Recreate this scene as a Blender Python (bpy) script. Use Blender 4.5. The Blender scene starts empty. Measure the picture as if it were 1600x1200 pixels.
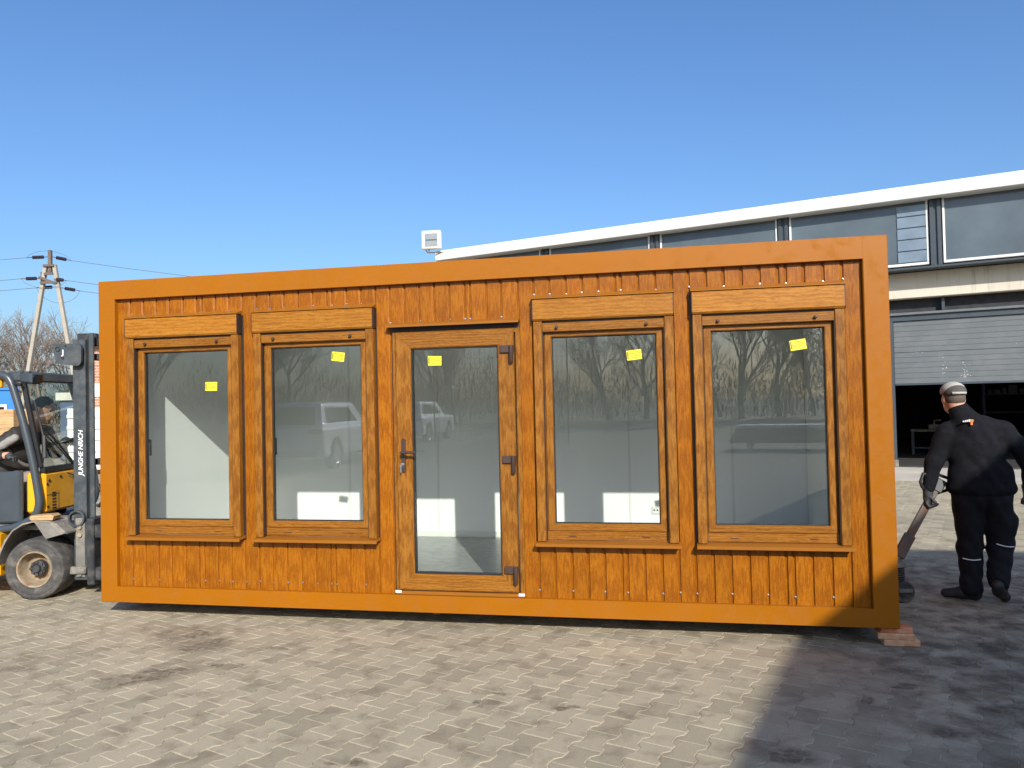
import bpy, math, random
import numpy as np
from math import sin, cos, pi, radians, sqrt
from mathutils import Vector, Matrix

# ------------------------------------------------------------------ camera, sky, sun, exposure
SC = bpy.context.scene
COL = SC.collection
PITCH, ROLL, HC = radians(1.32), radians(-1.26), 1.67
fw = Vector((0, cos(PITCH), sin(PITCH)))
upv = Vector((0, -sin(PITCH), cos(PITCH)))
xr = cos(ROLL) * Vector((1, 0, 0)) + sin(ROLL) * upv
ur = -sin(ROLL) * Vector((1, 0, 0)) + cos(ROLL) * upv
cam_d = bpy.data.cameras.new('camera')
cam_d.sensor_width = 36
cam_d.lens = 27.0
cam_d.clip_start = 0.05
cam_d.clip_end = 2000
cam = bpy.data.objects.new('camera', cam_d)
COL.objects.link(cam)
cam.matrix_world = Matrix(((xr.x, ur.x, -fw.x, 0), (xr.y, ur.y, -fw.y, 0), (xr.z, ur.z, -fw.z, HC), (0, 0, 0, 1)))
SC.camera = cam

SUN_DIR = Vector((-0.181, 0.853, -0.49)).normalized()      # way the light travels
SUN_EL = math.asin(-SUN_DIR.z)
world = bpy.data.worlds.new('World')
SC.world = world
world.use_nodes = True
wn = world.node_tree.nodes
bg = wn['Background']
sky = wn.new('ShaderNodeTexSky')
sky.sky_type = 'NISHITA'
sky.sun_disc = False
sky.sun_elevation = SUN_EL
sky.sun_rotation = math.atan2(-SUN_DIR.x, -SUN_DIR.y)
sky.altitude = 150
sky.air_density = 1.1
sky.dust_density = 2.6
sky.ozone_density = 6.0
hs = wn.new('ShaderNodeHueSaturation')
hs.inputs['Saturation'].default_value = 1.08
hs.inputs['Hue'].default_value = 0.503
world.node_tree.links.new(sky.outputs[0], hs.inputs['Color'])
world.node_tree.links.new(hs.outputs[0], bg.inputs[0])
bg.inputs[1].default_value = 0.135

sun_d = bpy.data.lights.new('sun', 'SUN')
sun_d.energy = 4.2
sun_d.angle = radians(0.53)
sun_d.color = (1.0, 0.955, 0.885)
sun = bpy.data.objects.new('sun', sun_d)
COL.objects.link(sun)
sun.rotation_euler = SUN_DIR.to_track_quat('-Z', 'Y').to_euler()
sun.location = (2, -9, 12)

SC.view_settings.view_transform = 'Standard'
SC.view_settings.look = 'None'
SC.view_settings.exposure = 0.45
SC.view_settings.gamma = 1.0
SC.view_settings.use_curve_mapping = False
SC.render.engine = 'CYCLES'
SC.cycles.use_denoising = True
SC.cycles.max_bounces = 8
SC.cycles.diffuse_bounces = 4
SC.cycles.transparent_max_bounces = 12
SC.cycles.caustics_reflective = False
SC.cycles.caustics_refractive = False
SC.cycles.sample_clamp_indirect = 6.0

rng = random.Random(7)

# ------------------------------------------------------------------ node helpers
def nt(name):
    m = bpy.data.materials.new(name)
    m.use_nodes = True
    n, l = m.node_tree.nodes, m.node_tree.links
    return m, n, l, n['Principled BSDF']

def math_n(n, l, op, a, b=None, clamp=False):
    x = n.new('ShaderNodeMath'); x.operation = op; x.use_clamp = clamp
    for i, v in enumerate((a, b)):
        if v is None: continue
        if isinstance(v, (int, float)): x.inputs[i].default_value = v
        else: l.new(v, x.inputs[i])
    return x.outputs[0]

def mixc(n, l, fac, a, b, mode='MIX'):
    x = n.new('ShaderNodeMix'); x.data_type = 'RGBA'; x.blend_type = mode
    for s, v in ((0, fac), (6, a), (7, b)):
        if isinstance(v, (int, float)): x.inputs[s].default_value = v
        elif isinstance(v, tuple): x.inputs[s].default_value = (*v[:3], 1)
        else: l.new(v, x.inputs[s])
    return x.outputs[2]

def ramp(n, l, fac, stops):
    r = n.new('ShaderNodeValToRGB')
    e = r.color_ramp.elements
    while len(e) < len(stops): e.new(0.5)
    for el, (p, c) in zip(e, stops):
        el.position = p
        el.color = (c, c, c, 1) if isinstance(c, (int, float)) else (*c, 1)
    l.new(fac, r.inputs[0])
    return r.outputs[0]

def noise(n, l, vec, scale, detail=4, rough=0.55, dist=0.0):
    x = n.new('ShaderNodeTexNoise')
    x.inputs['Scale'].default_value = scale
    x.inputs['Detail'].default_value = detail
    x.inputs['Roughness'].default_value = rough
    x.inputs['Distortion'].default_value = dist
    if vec is not None: l.new(vec, x.inputs['Vector'])
    return x.outputs[0]

def bump(n, l, p, height, strength=0.2, dist=0.01):
    b = n.new('ShaderNodeBump')
    b.inputs['Strength'].default_value = strength
    b.inputs['Distance'].default_value = dist
    l.new(height, b.inputs['Height'])
    l.new(b.outputs[0], p.inputs['Normal'])

def plain(name, col, rough=0.5, metal=0.0, var=0.12, vscale=6.0, dirt=None, bmp=0.0, bscale=60, coat=0.0, spec=0.5):
    """one base colour with soft uneven tone, optional dirt blotches and fine relief"""
    m, n, l, p = nt(name)
    tc = n.new('ShaderNodeTexCoord').outputs['Object']
    f = noise(n, l, tc, vscale, 5, 0.6)
    v = ramp(n, l, f, [(0.3, 1 - var), (0.7, 1 + var)]) if var <= 0 else None
    lo = tuple(c * (1 - var) for c in col); hi = tuple(min(1, c * (1 + var)) for c in col)
    c = mixc(n, l, ramp(n, l, f, [(0.3, 0.0), (0.7, 1.0)]), lo, hi)
    if dirt:
        dcol, damt, dsc = dirt
        d = noise(n, l, tc, dsc, 7, 0.68, 0.3)
        c = mixc(n, l, ramp(n, l, d, [(0.48, 0.0), (0.66, damt)]), c, dcol)
        rr = ramp(n, l, d, [(0.45, rough), (0.66, min(1, rough + 0.35))])
        l.new(rr, p.inputs['Roughness'])
    else:
        p.inputs['Roughness'].default_value = rough
    l.new(c, p.inputs['Base Color'])
    p.inputs['Metallic'].default_value = metal
    p.inputs['Specular IOR Level'].default_value = spec
    p.inputs['Coat Weight'].default_value = coat
    if bmp: bump(n, l, p, noise(n, l, tc, bscale, 4, 0.6), bmp, 0.01)
    return m

def wood(name, dark, mid, light, axis='z', rough=0.42, fine=70, fig=5.0, st=1.0, spec=0.2):
    """foil print of oak: fine pores, long streaks and cathedral figure along one axis"""
    m, n, l, p = nt(name)
    tc = n.new('ShaderNodeTexCoord').outputs['Object']
    oi = n.new('ShaderNodeObjectInfo')
    add = n.new('ShaderNodeVectorMath'); add.operation = 'MULTIPLY_ADD'
    comb = n.new('ShaderNodeCombineXYZ')
    for i, k in enumerate((37.0, 19.0, 53.0)):
        l.new(math_n(n, l, 'MULTIPLY', oi.outputs['Random'], k), comb.inputs[i])
    add.inputs[1].default_value = (1, 1, 1)
    l.new(tc, add.inputs[0]); l.new(comb.outputs[0], add.inputs[2])
    def mp(sc_long, sc_cross):
        mm = n.new('ShaderNodeMapping')
        s = [sc_cross] * 3
        s['xyz'.index(axis)] = sc_long
        mm.inputs['Scale'].default_value = s
        l.new(add.outputs[0], mm.inputs['Vector'])
        return mm.outputs[0]
    n1 = noise(n, l, mp(0.16, 1), fine * 1.9, 3, 0.75, 0.3)
    n3 = noise(n, l, mp(0.022 * st, 1), fine * 1.5, 4, 0.7)
    n2 = noise(n, l, mp(0.06 * st, 1), fig * 3.4, 3, 0.5, 0.5)
    w = n.new('ShaderNodeTexWave')
    w.wave_type = 'RINGS'
    w.inputs['Scale'].default_value = fig * 3.0
    w.inputs['Distortion'].default_value = 7.0
    w.inputs['Detail'].default_value = 3.0
    w.inputs['Detail Scale'].default_value = 2.2
    l.new(mp(0.075 * st, 1), w.inputs['Vector'])
    pores = noise(n, l, mp(0.09, 1), fine * 9, 2, 0.5)
    a = math_n(n, l, 'ADD', math_n(n, l, 'MULTIPLY', n1, 0.42), math_n(n, l, 'MULTIPLY', n3, 0.34))
    b = math_n(n, l, 'MULTIPLY', w.outputs['Fac'], 0.14)
    c = math_n(n, l, 'MULTIPLY', n2, 0.16)
    s = math_n(n, l, 'ADD', math_n(n, l, 'ADD', a, b), c)
    colr = ramp(n, l, s, [(0.42, dark), (0.53, mid), (0.66, light)])
    colr = mixc(n, l, ramp(n, l, pores, [(0.36, 0.45), (0.46, 0.0)]), colr, tuple(x * 0.55 for x in dark))
    colr = mixc(n, l, 1.0, colr, ramp(n, l, oi.outputs['Random'], [(0.0, 0.90), (1.0, 1.07)]), 'MULTIPLY')
    l.new(colr, p.inputs['Base Color'])
    p.inputs['Roughness'].default_value = rough
    p.inputs['Specular IOR Level'].default_value = spec
    bump(n, l, p, s, 0.10, 0.003)
    return m

def glass(name, f0=0.075, tint=(0.86, 0.9, 0.88), rough=0.0):
    m, n, l, p = nt(name)
    n.remove(p)
    lw = n.new('ShaderNodeLayerWeight'); lw.inputs['Blend'].default_value = 0.5
    s = math_n(n, l, 'POWER', lw.outputs['Facing'], 5.0)
    fac = math_n(n, l, 'MULTIPLY_ADD', s, 1 - f0); 
    fac.node.inputs[2].default_value = f0
    t = n.new('ShaderNodeBsdfTransparent'); t.inputs[0].default_value = (*tint, 1)
    g = n.new('ShaderNodeBsdfGlossy'); g.inputs['Roughness'].default_value = rough
    g.inputs[0].default_value = (0.95, 0.97, 1, 1)
    mx = n.new('ShaderNodeMixShader')
    l.new(fac, mx.inputs[0]); l.new(t.outputs[0], mx.inputs[1]); l.new(g.outputs[0], mx.inputs[2])
    l.new(mx.outputs[0], n['Material Output'].inputs[0])
    return m

# ------------------------------------------------------------------ mesh helpers
class MB:
    def __init__(s): s.v = []; s.f = []; s.m = []; s.cur = 0
    def add(s, vs, fs):
        o = len(s.v); s.v += [tuple(p) for p in vs]
        s.f += [tuple(i + o for i in f) for f in fs]; s.m += [s.cur] * len(fs); return s
    def box(s, x0, x1, y0, y1, z0, z1, c=0.0, M=None):
        if c <= 0:
            vs = [(x, y, z) for x in (x0, x1) for y in (y0, y1) for z in (z0, z1)]
            fs = [(0, 1, 3, 2), (4, 6, 7, 5), (0, 4, 5, 1), (2, 3, 7, 6), (0, 2, 6, 4), (1, 5, 7, 3)]
        else:
            X, Y, Z = (x0, x1), (y0, y1), (z0, z1)
            vs = []; idx = {}
            for i in (0, 1):
                for j in (0, 1):
                    for k in (0, 1):
                        sx, sy, sz = (c, -c)[i], (c, -c)[j], (c, -c)[k]
                        for a, q in enumerate(((X[i], Y[j] + sy, Z[k] + sz), (X[i] + sx, Y[j], Z[k] + sz), (X[i] + sx, Y[j] + sy, Z[k]))):
                            idx[i, j, k, a] = len(vs); vs.append(q)
            g = lambda i, j, k, a: idx[i, j, k, a]
            fs = []
            for i in (0, 1):
                q = [g(i, 0, 0, 0), g(i, 1, 0, 0), g(i, 1, 1, 0), g(i, 0, 1, 0)]; fs.append(q if i else q[::-1])
                q = [g(0, i, 0, 1), g(0, i, 1, 1), g(1, i, 1, 1), g(1, i, 0, 1)]; fs.append(q if i else q[::-1])
                q = [g(0, 0, i, 2), g(1, 0, i, 2), g(1, 1, i, 2), g(0, 1, i, 2)]; fs.append(q if i else q[::-1])
            for i in (0, 1):
                for j in (0, 1):
                    q = [g(i, j, 0, 0), g(i, j, 1, 0), g(i, j, 1, 1), g(i, j, 0, 1)]; fs.append(q if i != j else q[::-1])
                    q = [g(i, 0, j, 0), g(i, 0, j, 2), g(i, 1, j, 2), g(i, 1, j, 0)]; fs.append(q if i == j else q[::-1])
                    q = [g(0, i, j, 1), g(1, i, j, 1), g(1, i, j, 2), g(0, i, j, 2)]; fs.append(q if i == j else q[::-1])
                    for k in (0, 1):
                        q = [g(i, j, k, 0), g(i, j, k, 1), g(i, j, k, 2)]; fs.append(q if (i + j + k) % 2 else q[::-1])
        if M is not None: vs = [tuple(M @ Vector(p)) for p in vs]
        return s.add(vs, fs)
    def bar(s, p0, p1, w, h, up=(0, 0, 1), c=0.0):
        """box from p0 to p1, w wide across, h high along up"""
        p0, p1 = Vector(p0), Vector(p1); d = p1 - p0; L = d.length; d.normalize()
        u = Vector(up); a = d.cross(u).normalized(); u = a.cross(d)
        M = Matrix(((d.x, a.x, u.x, p0.x), (d.y, a.y, u.y, p0.y), (d.z, a.z, u.z, p0.z), (0, 0, 0, 1)))
        return s.box(0, L, -w / 2, w / 2, -h / 2, h / 2, c, M)
    def tube(s, path, r, n=8, cap=True, closed=False):
        P = [Vector(p) for p in path]; N = len(P)
        R = r if isinstance(r, (list, tuple)) else [r] * N
        vs = []; prev = None
        for i in range(N):
            if closed: t = P[(i + 1) % N] - P[i - 1]
            else: t = P[min(i + 1, N - 1)] - P[max(i - 1, 0)]
            t.normalize()
            if prev is None:
                a = t.cross(Vector((0, 0, 1)) if abs(t.z) < 0.9 else Vector((1, 0, 0))).normalized()
            else:
                a = (prev - t * prev.dot(t)).normalized()
            prev = a; b = t.cross(a)
            for k in range(n):
                th = 2 * pi * k / n
                vs.append(P[i] + (a * cos(th) + b * sin(th)) * R[i])
        fs = []
        for i in range(N if closed else N - 1):
            j = (i + 1) % N
            for k in range(n):
                k2 = (k + 1) % n
                fs.append((i * n + k, i * n + k2, j * n + k2, j * n + k))
        if cap and not closed:
            fs.append(tuple(range(n))[::-1]); fs.append(tuple((N - 1) * n + k for k in range(n)))
        return s.add(vs, fs)
    def lathe(s, c, axis, prof, n=32):
        """prof: (radius, distance along axis)"""
        c = Vector(c); ax = Vector(axis).normalized()
        a = ax.cross(Vector((0, 0, 1)) if abs(ax.z) < 0.9 else Vector((1, 0, 0))).normalized(); b = ax.cross(a)
        vs = []
        for (r, h) in prof:
            for k in range(n):
                th = 2 * pi * k / n
                vs.append(c + ax * h + (a * cos(th) + b * sin(th)) * r)
        fs = []
        for i in range(len(prof) - 1):
            for k in range(n):
                k2 = (k + 1) % n
                fs.append((i * n + k, i * n + k2, (i + 1) * n + k2, (i + 1) * n + k))
        return s.add(vs, fs)
    def prism(s, poly, P):
        """poly: 2d outline; P(x, y, side) -> 3d for side 0 / 1"""
        n = len(poly)
        vs = [P(x, y, 0) for x, y in poly] + [P(x, y, 1) for x, y in poly]
        fs = [tuple(range(n))[::-1], tuple(range(n, 2 * n))] + [(i, (i + 1) % n, n + (i + 1) % n, n + i) for i in range(n)]
        return s.add(vs, fs)
    def ball(s, c, r, n=10, m=6):
        r = r if isinstance(r, (tuple, list)) else (r, r, r)
        vs = [(c[0], c[1], c[2] + r[2])]; fs = []
        for i in range(1, m):
            for k in range(n):
                t = pi * i / m; q = 2 * pi * k / n
                vs.append((c[0] + r[0] * sin(t) * cos(q), c[1] + r[1] * sin(t) * sin(q), c[2] + r[2] * cos(t)))
        vs.append((c[0], c[1], c[2] - r[2])); L = len(vs) - 1
        for k in range(n): fs.append((0, 1 + k, 1 + (k + 1) % n)); fs.append((L, L - n + (k + 1) % n, L - n + k))
        for i in range(m - 2):
            for k in range(n):
                a = 1 + i * n + k; b = 1 + i * n + (k + 1) % n
                fs.append((a, a + n, b + n, b))
        return s.add(vs, fs)

def fix_normals(me):
    import bmesh
    bm = bmesh.new(); bm.from_mesh(me)
    bmesh.ops.recalc_face_normals(bm, faces=bm.faces)
    bm.to_mesh(me); bm.free()

def mesh(name, mb, mats, smooth=35):
    me = bpy.data.meshes.new(name)
    me.from_pydata(mb.v, [], mb.f)
    mats = mats if isinstance(mats, (list, tuple)) else [mats]
    for m in mats: me.materials.append(m)
    if any(mb.m): me.polygons.foreach_set('material_index', mb.m)
    fix_normals(me)
    if smooth:
        me.shade_smooth()
        me.set_sharp_from_angle(angle=radians(smooth))
    return me

def chain(p):
    v = Vector((0, 0, 0))
    while p is not None: v = v + p.location; p = p.parent
    return v

def obj(name, mb, mats, parent=None, world=False, smooth=35, loc=None):
    """one mesh object; world=True: vertices are given in world metres and are moved into the parent's frame"""
    if world and parent is not None:
        o = chain(parent); mb.v = [(x - o.x, y - o.y, z - o.z) for x, y, z in mb.v]
    elif loc is not None:
        mb.v = [(x - loc[0], y - loc[1], z - loc[2]) for x, y, z in mb.v]
    ob = bpy.data.objects.new(name, mb if isinstance(mb, bpy.types.Mesh) else mesh(name, mb, mats, smooth))
    COL.objects.link(ob)
    if loc is not None: ob.location = loc
    if parent is not None: ob.parent = parent
    return ob

def tag(o, label=None, cat=None, group=None, kind=None):
    if label: o['label'] = label
    if cat: o['category'] = cat
    if group: o['group'] = group
    if kind: o['kind'] = kind
    return o

def thing(name, loc, label, cat, rz=0.0, group=None):
    o = bpy.data.objects.new(name, None); COL.objects.link(o)
    o.empty_display_size = 0.2
    o.location = loc; o.rotation_euler = (0, 0, rz)
    return tag(o, label, cat, group)

def copy_tree(o, parent=None):
    kids = list(o.children)
    c = o.copy(); COL.objects.link(c); c.parent = parent
    for k in kids: copy_tree(k, c)
    return c

# ---- smooth solid modelling: distance field -> surface nets (people, car bodies)
def sd_cone(P, a, b, ra, rb):
    a = np.array(a, float); b = np.array(b, float); d = b - a
    t = np.clip(((P - a) @ d) / max(d @ d, 1e-9), 0, 1)
    return np.linalg.norm(P - (a + t[..., None] * d), axis=-1) - (ra + (rb - ra) * t)
def sd_ell(P, c, r, R=None):
    Q = P - np.array(c, float)
    if R is not None: Q = Q @ np.array(R, float)
    r = np.array(r, float)
    k0 = np.linalg.norm(Q / r, axis=-1); k1 = np.linalg.norm(Q / (r * r), axis=-1)
    return k0 * (k0 - 1) / np.maximum(k1, 1e-6)
def smin(a, b, k):
    h = np.clip(0.5 + 0.5 * (b - a) / k, 0, 1)
    return b * (1 - h) + a * h - k * h * (1 - h)
def union(ds, k=0.03):
    o = ds[0]
    for d in ds[1:]: o = smin(o, d, k)
    return o
def nets(f, lo, hi, h):
    lo = np.array(lo, float); hi = np.array(hi, float)
    N = np.ceil((hi - lo) / h).astype(int) + 1
    G = np.stack(np.meshgrid(*[lo[i] + h * np.arange(N[i]) for i in range(3)], indexing='ij'), -1)
    V = f(G.astype(np.float32))
    S = V < 0
    cs = [(i, j, k) for i in (0, 1) for j in (0, 1) for k in (0, 1)]
    sl = lambda A, c: A[c[0]:N[0] - 1 + c[0], c[1]:N[1] - 1 + c[1], c[2]:N[2] - 1 + c[2]]
    cnt = sum(sl(S, c).astype(int) for c in cs)
    act = (cnt > 0) & (cnt < 8)
    acc = np.zeros(act.shape + (3,)); num = np.zeros(act.shape)
    for a in cs:
        for ax in range(3):
            if a[ax]: continue
            b = list(a); b[ax] = 1; b = tuple(b)
            va, vb = sl(V, a), sl(V, b)
            x = (va < 0) != (vb < 0)
            t = np.where(x, va / np.where(x, va - vb, 1), 0)
            p = np.zeros(act.shape + (3,)); p[...] = a; p[..., ax] = t
            acc += p * x[..., None]; num += x
    ijk = np.argwhere(act)
    idx = -np.ones(act.shape, int); idx[act] = np.arange(len(ijk))
    vs = lo + h * (ijk + acc[act] / num[act][:, None])
    fs = []
    for ax in range(3):
        a = [slice(None)] * 3; b = [slice(None)] * 3
        a[ax] = slice(0, -1); b[ax] = slice(1, None)
        ch = S[tuple(a)] != S[tuple(b)]
        e = np.argwhere(ch)
        u, w = [i for i in range(3) if i != ax]
        ok = (e[:, u] > 0) & (e[:, w] > 0) & (e[:, u] < N[u] - 1) & (e[:, w] < N[w] - 1)
        e = e[ok]
        def cell(du, dw):
            q = e.copy(); q[:, u] -= du; q[:, w] -= dw
            return idx[q[:, 0], q[:, 1], q[:, 2]]
        fs.append(np.stack([cell(0, 0), cell(1, 0), cell(1, 1), cell(0, 1)], 1))
    F = np.concatenate(fs)
    mb = MB(); mb.v = [tuple(p) for p in vs.tolist()]; mb.f = [tuple(q) for q in F.tolist()]; mb.m = [0] * len(mb.f)
    return mb

# ------------------------------------------------------------------ materials
M = {}
M['frame'] = plain('ochre_frame_paint', (0.318, 0.104, 0.0008), 0.37, spec=0.27, var=0.06, vscale=0.9, bmp=0.03, bscale=3.0, dirt=((0.25, 0.088, 0.006), 0.22, 7))
M['clad'] = wood('oak_foil_cladding', (0.215, 0.062, 0.002), (0.283, 0.088, 0.003), (0.368, 0.130, 0.005), 'z', 0.33, 115, 12, 1.5, 0.28)
M['ow_z'] = wood('golden_oak_upright', (0.175, 0.060, 0.006), (0.25, 0.096, 0.011), (0.325, 0.136, 0.020), 'z', 0.36, 75, 6, 2.2, 0.28)
M['ow_x'] = wood('golden_oak_level', (0.175, 0.060, 0.006), (0.25, 0.096, 0.011), (0.325, 0.136, 0.020), 'x', 0.36, 75, 6, 2.2, 0.28)
M['box'] = wood('golden_oak_shutter_box', (0.26, 0.092, 0.008), (0.345, 0.134, 0.012), (0.41, 0.172, 0.022), 'x', 0.38, 55, 4, 3.0, 0.28)
M['trim'] = plain('brown_trim_paint', (0.275, 0.100, 0.010), 0.45, spec=0.25, var=0.06, vscale=4)
M['darktrim'] = plain('dark_brown_plastic', (0.035, 0.022, 0.018), 0.45, var=0.1)
M['iron'] = plain('brown_hardware', (0.055, 0.032, 0.026), 0.4, var=0.15)
M['gasket'] = plain('black_rubber_gasket', (0.012, 0.012, 0.013), 0.6)
M['glass'] = glass('window_glass', 0.056, (0.95, 0.975, 0.955))
M['clear'] = glass('cab_glass', 0.06, (0.90, 0.95, 0.92))
M['inner'] = plain('white_interior_panel', (0.88, 0.88, 0.87), 0.55, var=0.02, vscale=2)
M['floor'] = plain('grey_vinyl_floor', (0.26, 0.27, 0.275), 0.35, var=0.25, vscale=14)
M['white'] = plain('white_plastic', (0.75, 0.75, 0.72), 0.4, var=0.04)
M['steel'] = plain('zinc_steel', (0.55, 0.56, 0.58), 0.35, 0.9, var=0.1)
M['yellow_paper'] = plain('yellow_sticker_paper', (0.85, 0.72, 0.03), 0.5, var=0.03)
M['ink'] = plain('black_ink', (0.05, 0.045, 0.02), 0.6)
M['brick'] = plain('red_clinker_brick', (0.60, 0.19, 0.075), 0.8, var=0.25, vscale=9, dirt=((0.55, 0.42, 0.30), 0.75, 7), bmp=0.35, bscale=120)
M['brick_pale'] = plain('pale_clinker_brick', (0.64, 0.38, 0.21), 0.85, var=0.2, vscale=9, dirt=((0.48, 0.16, 0.07), 0.8, 6), bmp=0.35, bscale=120)
M['lift_grey'] = plain('forklift_grey_paint', (0.045, 0.055, 0.062), 0.42, var=0.14, vscale=5, dirt=((0.15, 0.145, 0.13), 0.35, 11), bmp=0.03)
M['lift_dark'] = plain('forklift_black_steel', (0.028, 0.030, 0.033), 0.42, var=0.25, vscale=7, dirt=((0.12, 0.11, 0.095), 0.5, 8), bmp=0.05)
M['lift_side'] = plain('forklift_moulded_plastic', (0.05, 0.062, 0.072), 0.30, var=0.1)
M['lift_yellow'] = plain('forklift_yellow_paint', (0.80, 0.38, 0.008), 0.36, var=0.05, dirt=((0.28, 0.17, 0.05), 0.45, 5))
M['dirty'] = plain('dusty_steel', (0.16, 0.15, 0.13), 0.8, var=0.3, vscale=9, dirt=((0.36, 0.32, 0.26), 0.8, 6), bmp=0.3, bscale=50)
M['tyre'] = plain('worn_grey_tyre', (0.055, 0.053, 0.05), 0.85, var=0.3, vscale=10, dirt=((0.20, 0.18, 0.15), 0.6, 7), bmp=0.35, bscale=55)
M['rim'] = plain('rusty_cream_rim', (0.29, 0.235, 0.155), 0.6, var=0.2, vscale=14, dirt=((0.20, 0.09, 0.035), 0.8, 12), bmp=0.15)
M['black'] = plain('black_plastic', (0.018, 0.018, 0.02), 0.5, var=0.2)
M['decal'] = plain('white_decal', (0.80, 0.80, 0.80), 0.5, var=0.05)
M['lamp'] = glass('lamp_lens', 0.12, (0.8, 0.8, 0.78), 0.1)
M['chrome'] = plain('lamp_reflector', (0.75, 0.75, 0.75), 0.15, 1.0, var=0.05)
M['lumber'] = wood('raw_pine', (0.36, 0.21, 0.09), (0.52, 0.33, 0.16), (0.62, 0.43, 0.24), 'x', 0.8, 40, 5)
M['skin'] = plain('skin', (0.54, 0.285, 0.19), 0.5, var=0.12, vscale=30)
M['fleece'] = plain('black_fleece', (0.0095, 0.010, 0.0125), 0.9, var=0.35, vscale=22, bmp=0.6, bscale=200, spec=0.15)
M['trouser'] = plain('black_work_trousers', (0.009, 0.009, 0.011), 0.85, var=0.3, vscale=20, bmp=0.4, bscale=200, spec=0.25)
M['shoe'] = plain('black_leather_shoe', (0.02, 0.018, 0.016), 0.6, var=0.3, vscale=20, bmp=0.2)
M['glove'] = plain('grey_rubber_glove', (0.035, 0.037, 0.04), 0.6, var=0.3, vscale=25, bmp=0.2)
M['reflex'] = plain('reflective_piping', (0.75, 0.75, 0.76), 0.4, var=0.05)
M['orange'] = plain('orange_print', (0.75, 0.22, 0.04), 0.6, var=0.05)
M['cap_light'] = plain('light_grey_cap_cloth', (0.40, 0.38, 0.34), 0.85, var=0.08, vscale=30, bmp=0.2, bscale=300)
M['cap_dark'] = plain('dark_grey_cap_cloth', (0.075, 0.072, 0.066), 0.85, var=0.1, vscale=30, bmp=0.2, bscale=300)
M['hair_grey'] = plain('short_grey_hair', (0.11, 0.085, 0.065), 0.75, var=0.45, vscale=120, bmp=0.5, bscale=300)
M['hair_black'] = plain('short_black_hair', (0.012, 0.010, 0.009), 0.55, var=0.5, vscale=90, bmp=0.6, bscale=220)
M['jacket'] = plain('black_padded_jacket', (0.022, 0.019, 0.017), 0.75, var=0.35, vscale=14, bmp=0.25)
M['vest'] = plain('grey_work_vest', (0.24, 0.23, 0.21), 0.85, var=0.2, vscale=14, bmp=0.25)
M['work_beige'] = plain('dusty_work_trousers', (0.26, 0.205, 0.17), 0.85, var=0.25, vscale=12, bmp=0.25)
M['rusty'] = plain('worn_rusty_steel', (0.085, 0.070, 0.058), 0.6, var=0.3, vscale=9, dirt=((0.24, 0.09, 0.035), 0.7, 5), bmp=0.15)
M['concrete'] = plain('weathered_concrete', (0.56, 0.52, 0.43), 0.85, var=0.08, vscale=1.5, dirt=((0.40, 0.36, 0.29), 0.4, 2.2), bmp=0.2, bscale=40)
def streaked():
    m, n, l, p = nt('streaked_concrete')
    tc = n.new('ShaderNodeTexCoord').outputs['Object']
    mp = n.new('ShaderNodeMapping'); mp.inputs['Scale'].default_value = (1, 1, 0.10); l.new(tc, mp.inputs['Vector'])
    c = mixc(n, l, ramp(n, l, noise(n, l, tc, 1.5, 5, 0.6), [(0.3, 0.0), (0.7, 1.0)]), (0.53, 0.49, 0.40), (0.60, 0.56, 0.46))
    c = mixc(n, l, ramp(n, l, noise(n, l, mp.outputs[0], 7, 6, 0.7), [(0.55, 0.0), (0.72, 0.7)]), c, (0.27, 0.24, 0.19))
    c = mixc(n, l, ramp(n, l, noise(n, l, mp.outputs[0], 2.1, 4, 0.6), [(0.66, 0.0), (0.72, 0.7)]), c, (0.42, 0.22, 0.06))
    l.new(c, p.inputs['Base Color']); p.inputs['Roughness'].default_value = 0.9
    return m
M['streaked'] = streaked()
M['apron'] = plain('concrete_apron', (0.46, 0.42, 0.35), 0.9, var=0.12, vscale=1.2, dirt=((0.30, 0.26, 0.20), 0.4, 0.9), bmp=0.2, bscale=30)
M['white_metal'] = plain('white_sheet_metal', (0.70, 0.695, 0.655), 0.42, var=0.03, vscale=0.8, dirt=((0.62, 0.58, 0.48), 0.35, 1.6))
M['polycarb'] = plain('dark_grey_glazing', (0.092, 0.115, 0.13), 0.08, var=0.35, vscale=0.35)
M['louvre'] = plain('translucent_louvre', (0.17, 0.22, 0.27), 0.15, var=0.2, vscale=2)
M['mullion'] = plain('slate_mullion', (0.045, 0.058, 0.07), 0.5, var=0.1)
M['rolldoor'] = plain('grey_door_paint', (0.115, 0.128, 0.132), 0.5, var=0.06, vscale=1.0, dirt=((0.18, 0.19, 0.19), 0.4, 3))
M['hall_dark'] = plain('dark_hall_wall', (0.035, 0.035, 0.04), 0.9, var=0.3)  # near-black grey with random tone, shared by walls, ceiling and recess
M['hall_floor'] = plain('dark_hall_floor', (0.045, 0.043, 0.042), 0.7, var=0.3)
M['pole'] = plain('pale_concrete_pole', (0.34, 0.31, 0.25), 0.9, var=0.1, vscale=3)
M['galv'] = plain('rusty_pole_steel', (0.12, 0.09, 0.075), 0.7, var=0.3, vscale=6)
M['insul'] = plain('brown_insulator', (0.05, 0.035, 0.045), 0.3, var=0.1)
M['wire'] = plain('aluminium_wire', (0.16, 0.17, 0.19), 0.5, var=0.05)
M['bark'] = plain('grey_brown_bark', (0.14, 0.105, 0.08), 0.9, var=0.3, vscale=5)
M['twig'] = plain('bare_twigs', (0.20, 0.155, 0.12), 0.9, var=0.3, vscale=0.6)
M['shrub'] = plain('dry_brown_shrub', (0.10, 0.07, 0.042), 0.9, var=0.45, vscale=0.5)
M['blue'] = plain('blue_cabin_paint', (0.02, 0.18, 0.55), 0.45, var=0.05)
M['navy'] = plain('slate_blue_paint', (0.07, 0.10, 0.16), 0.5, var=0.1)
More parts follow.
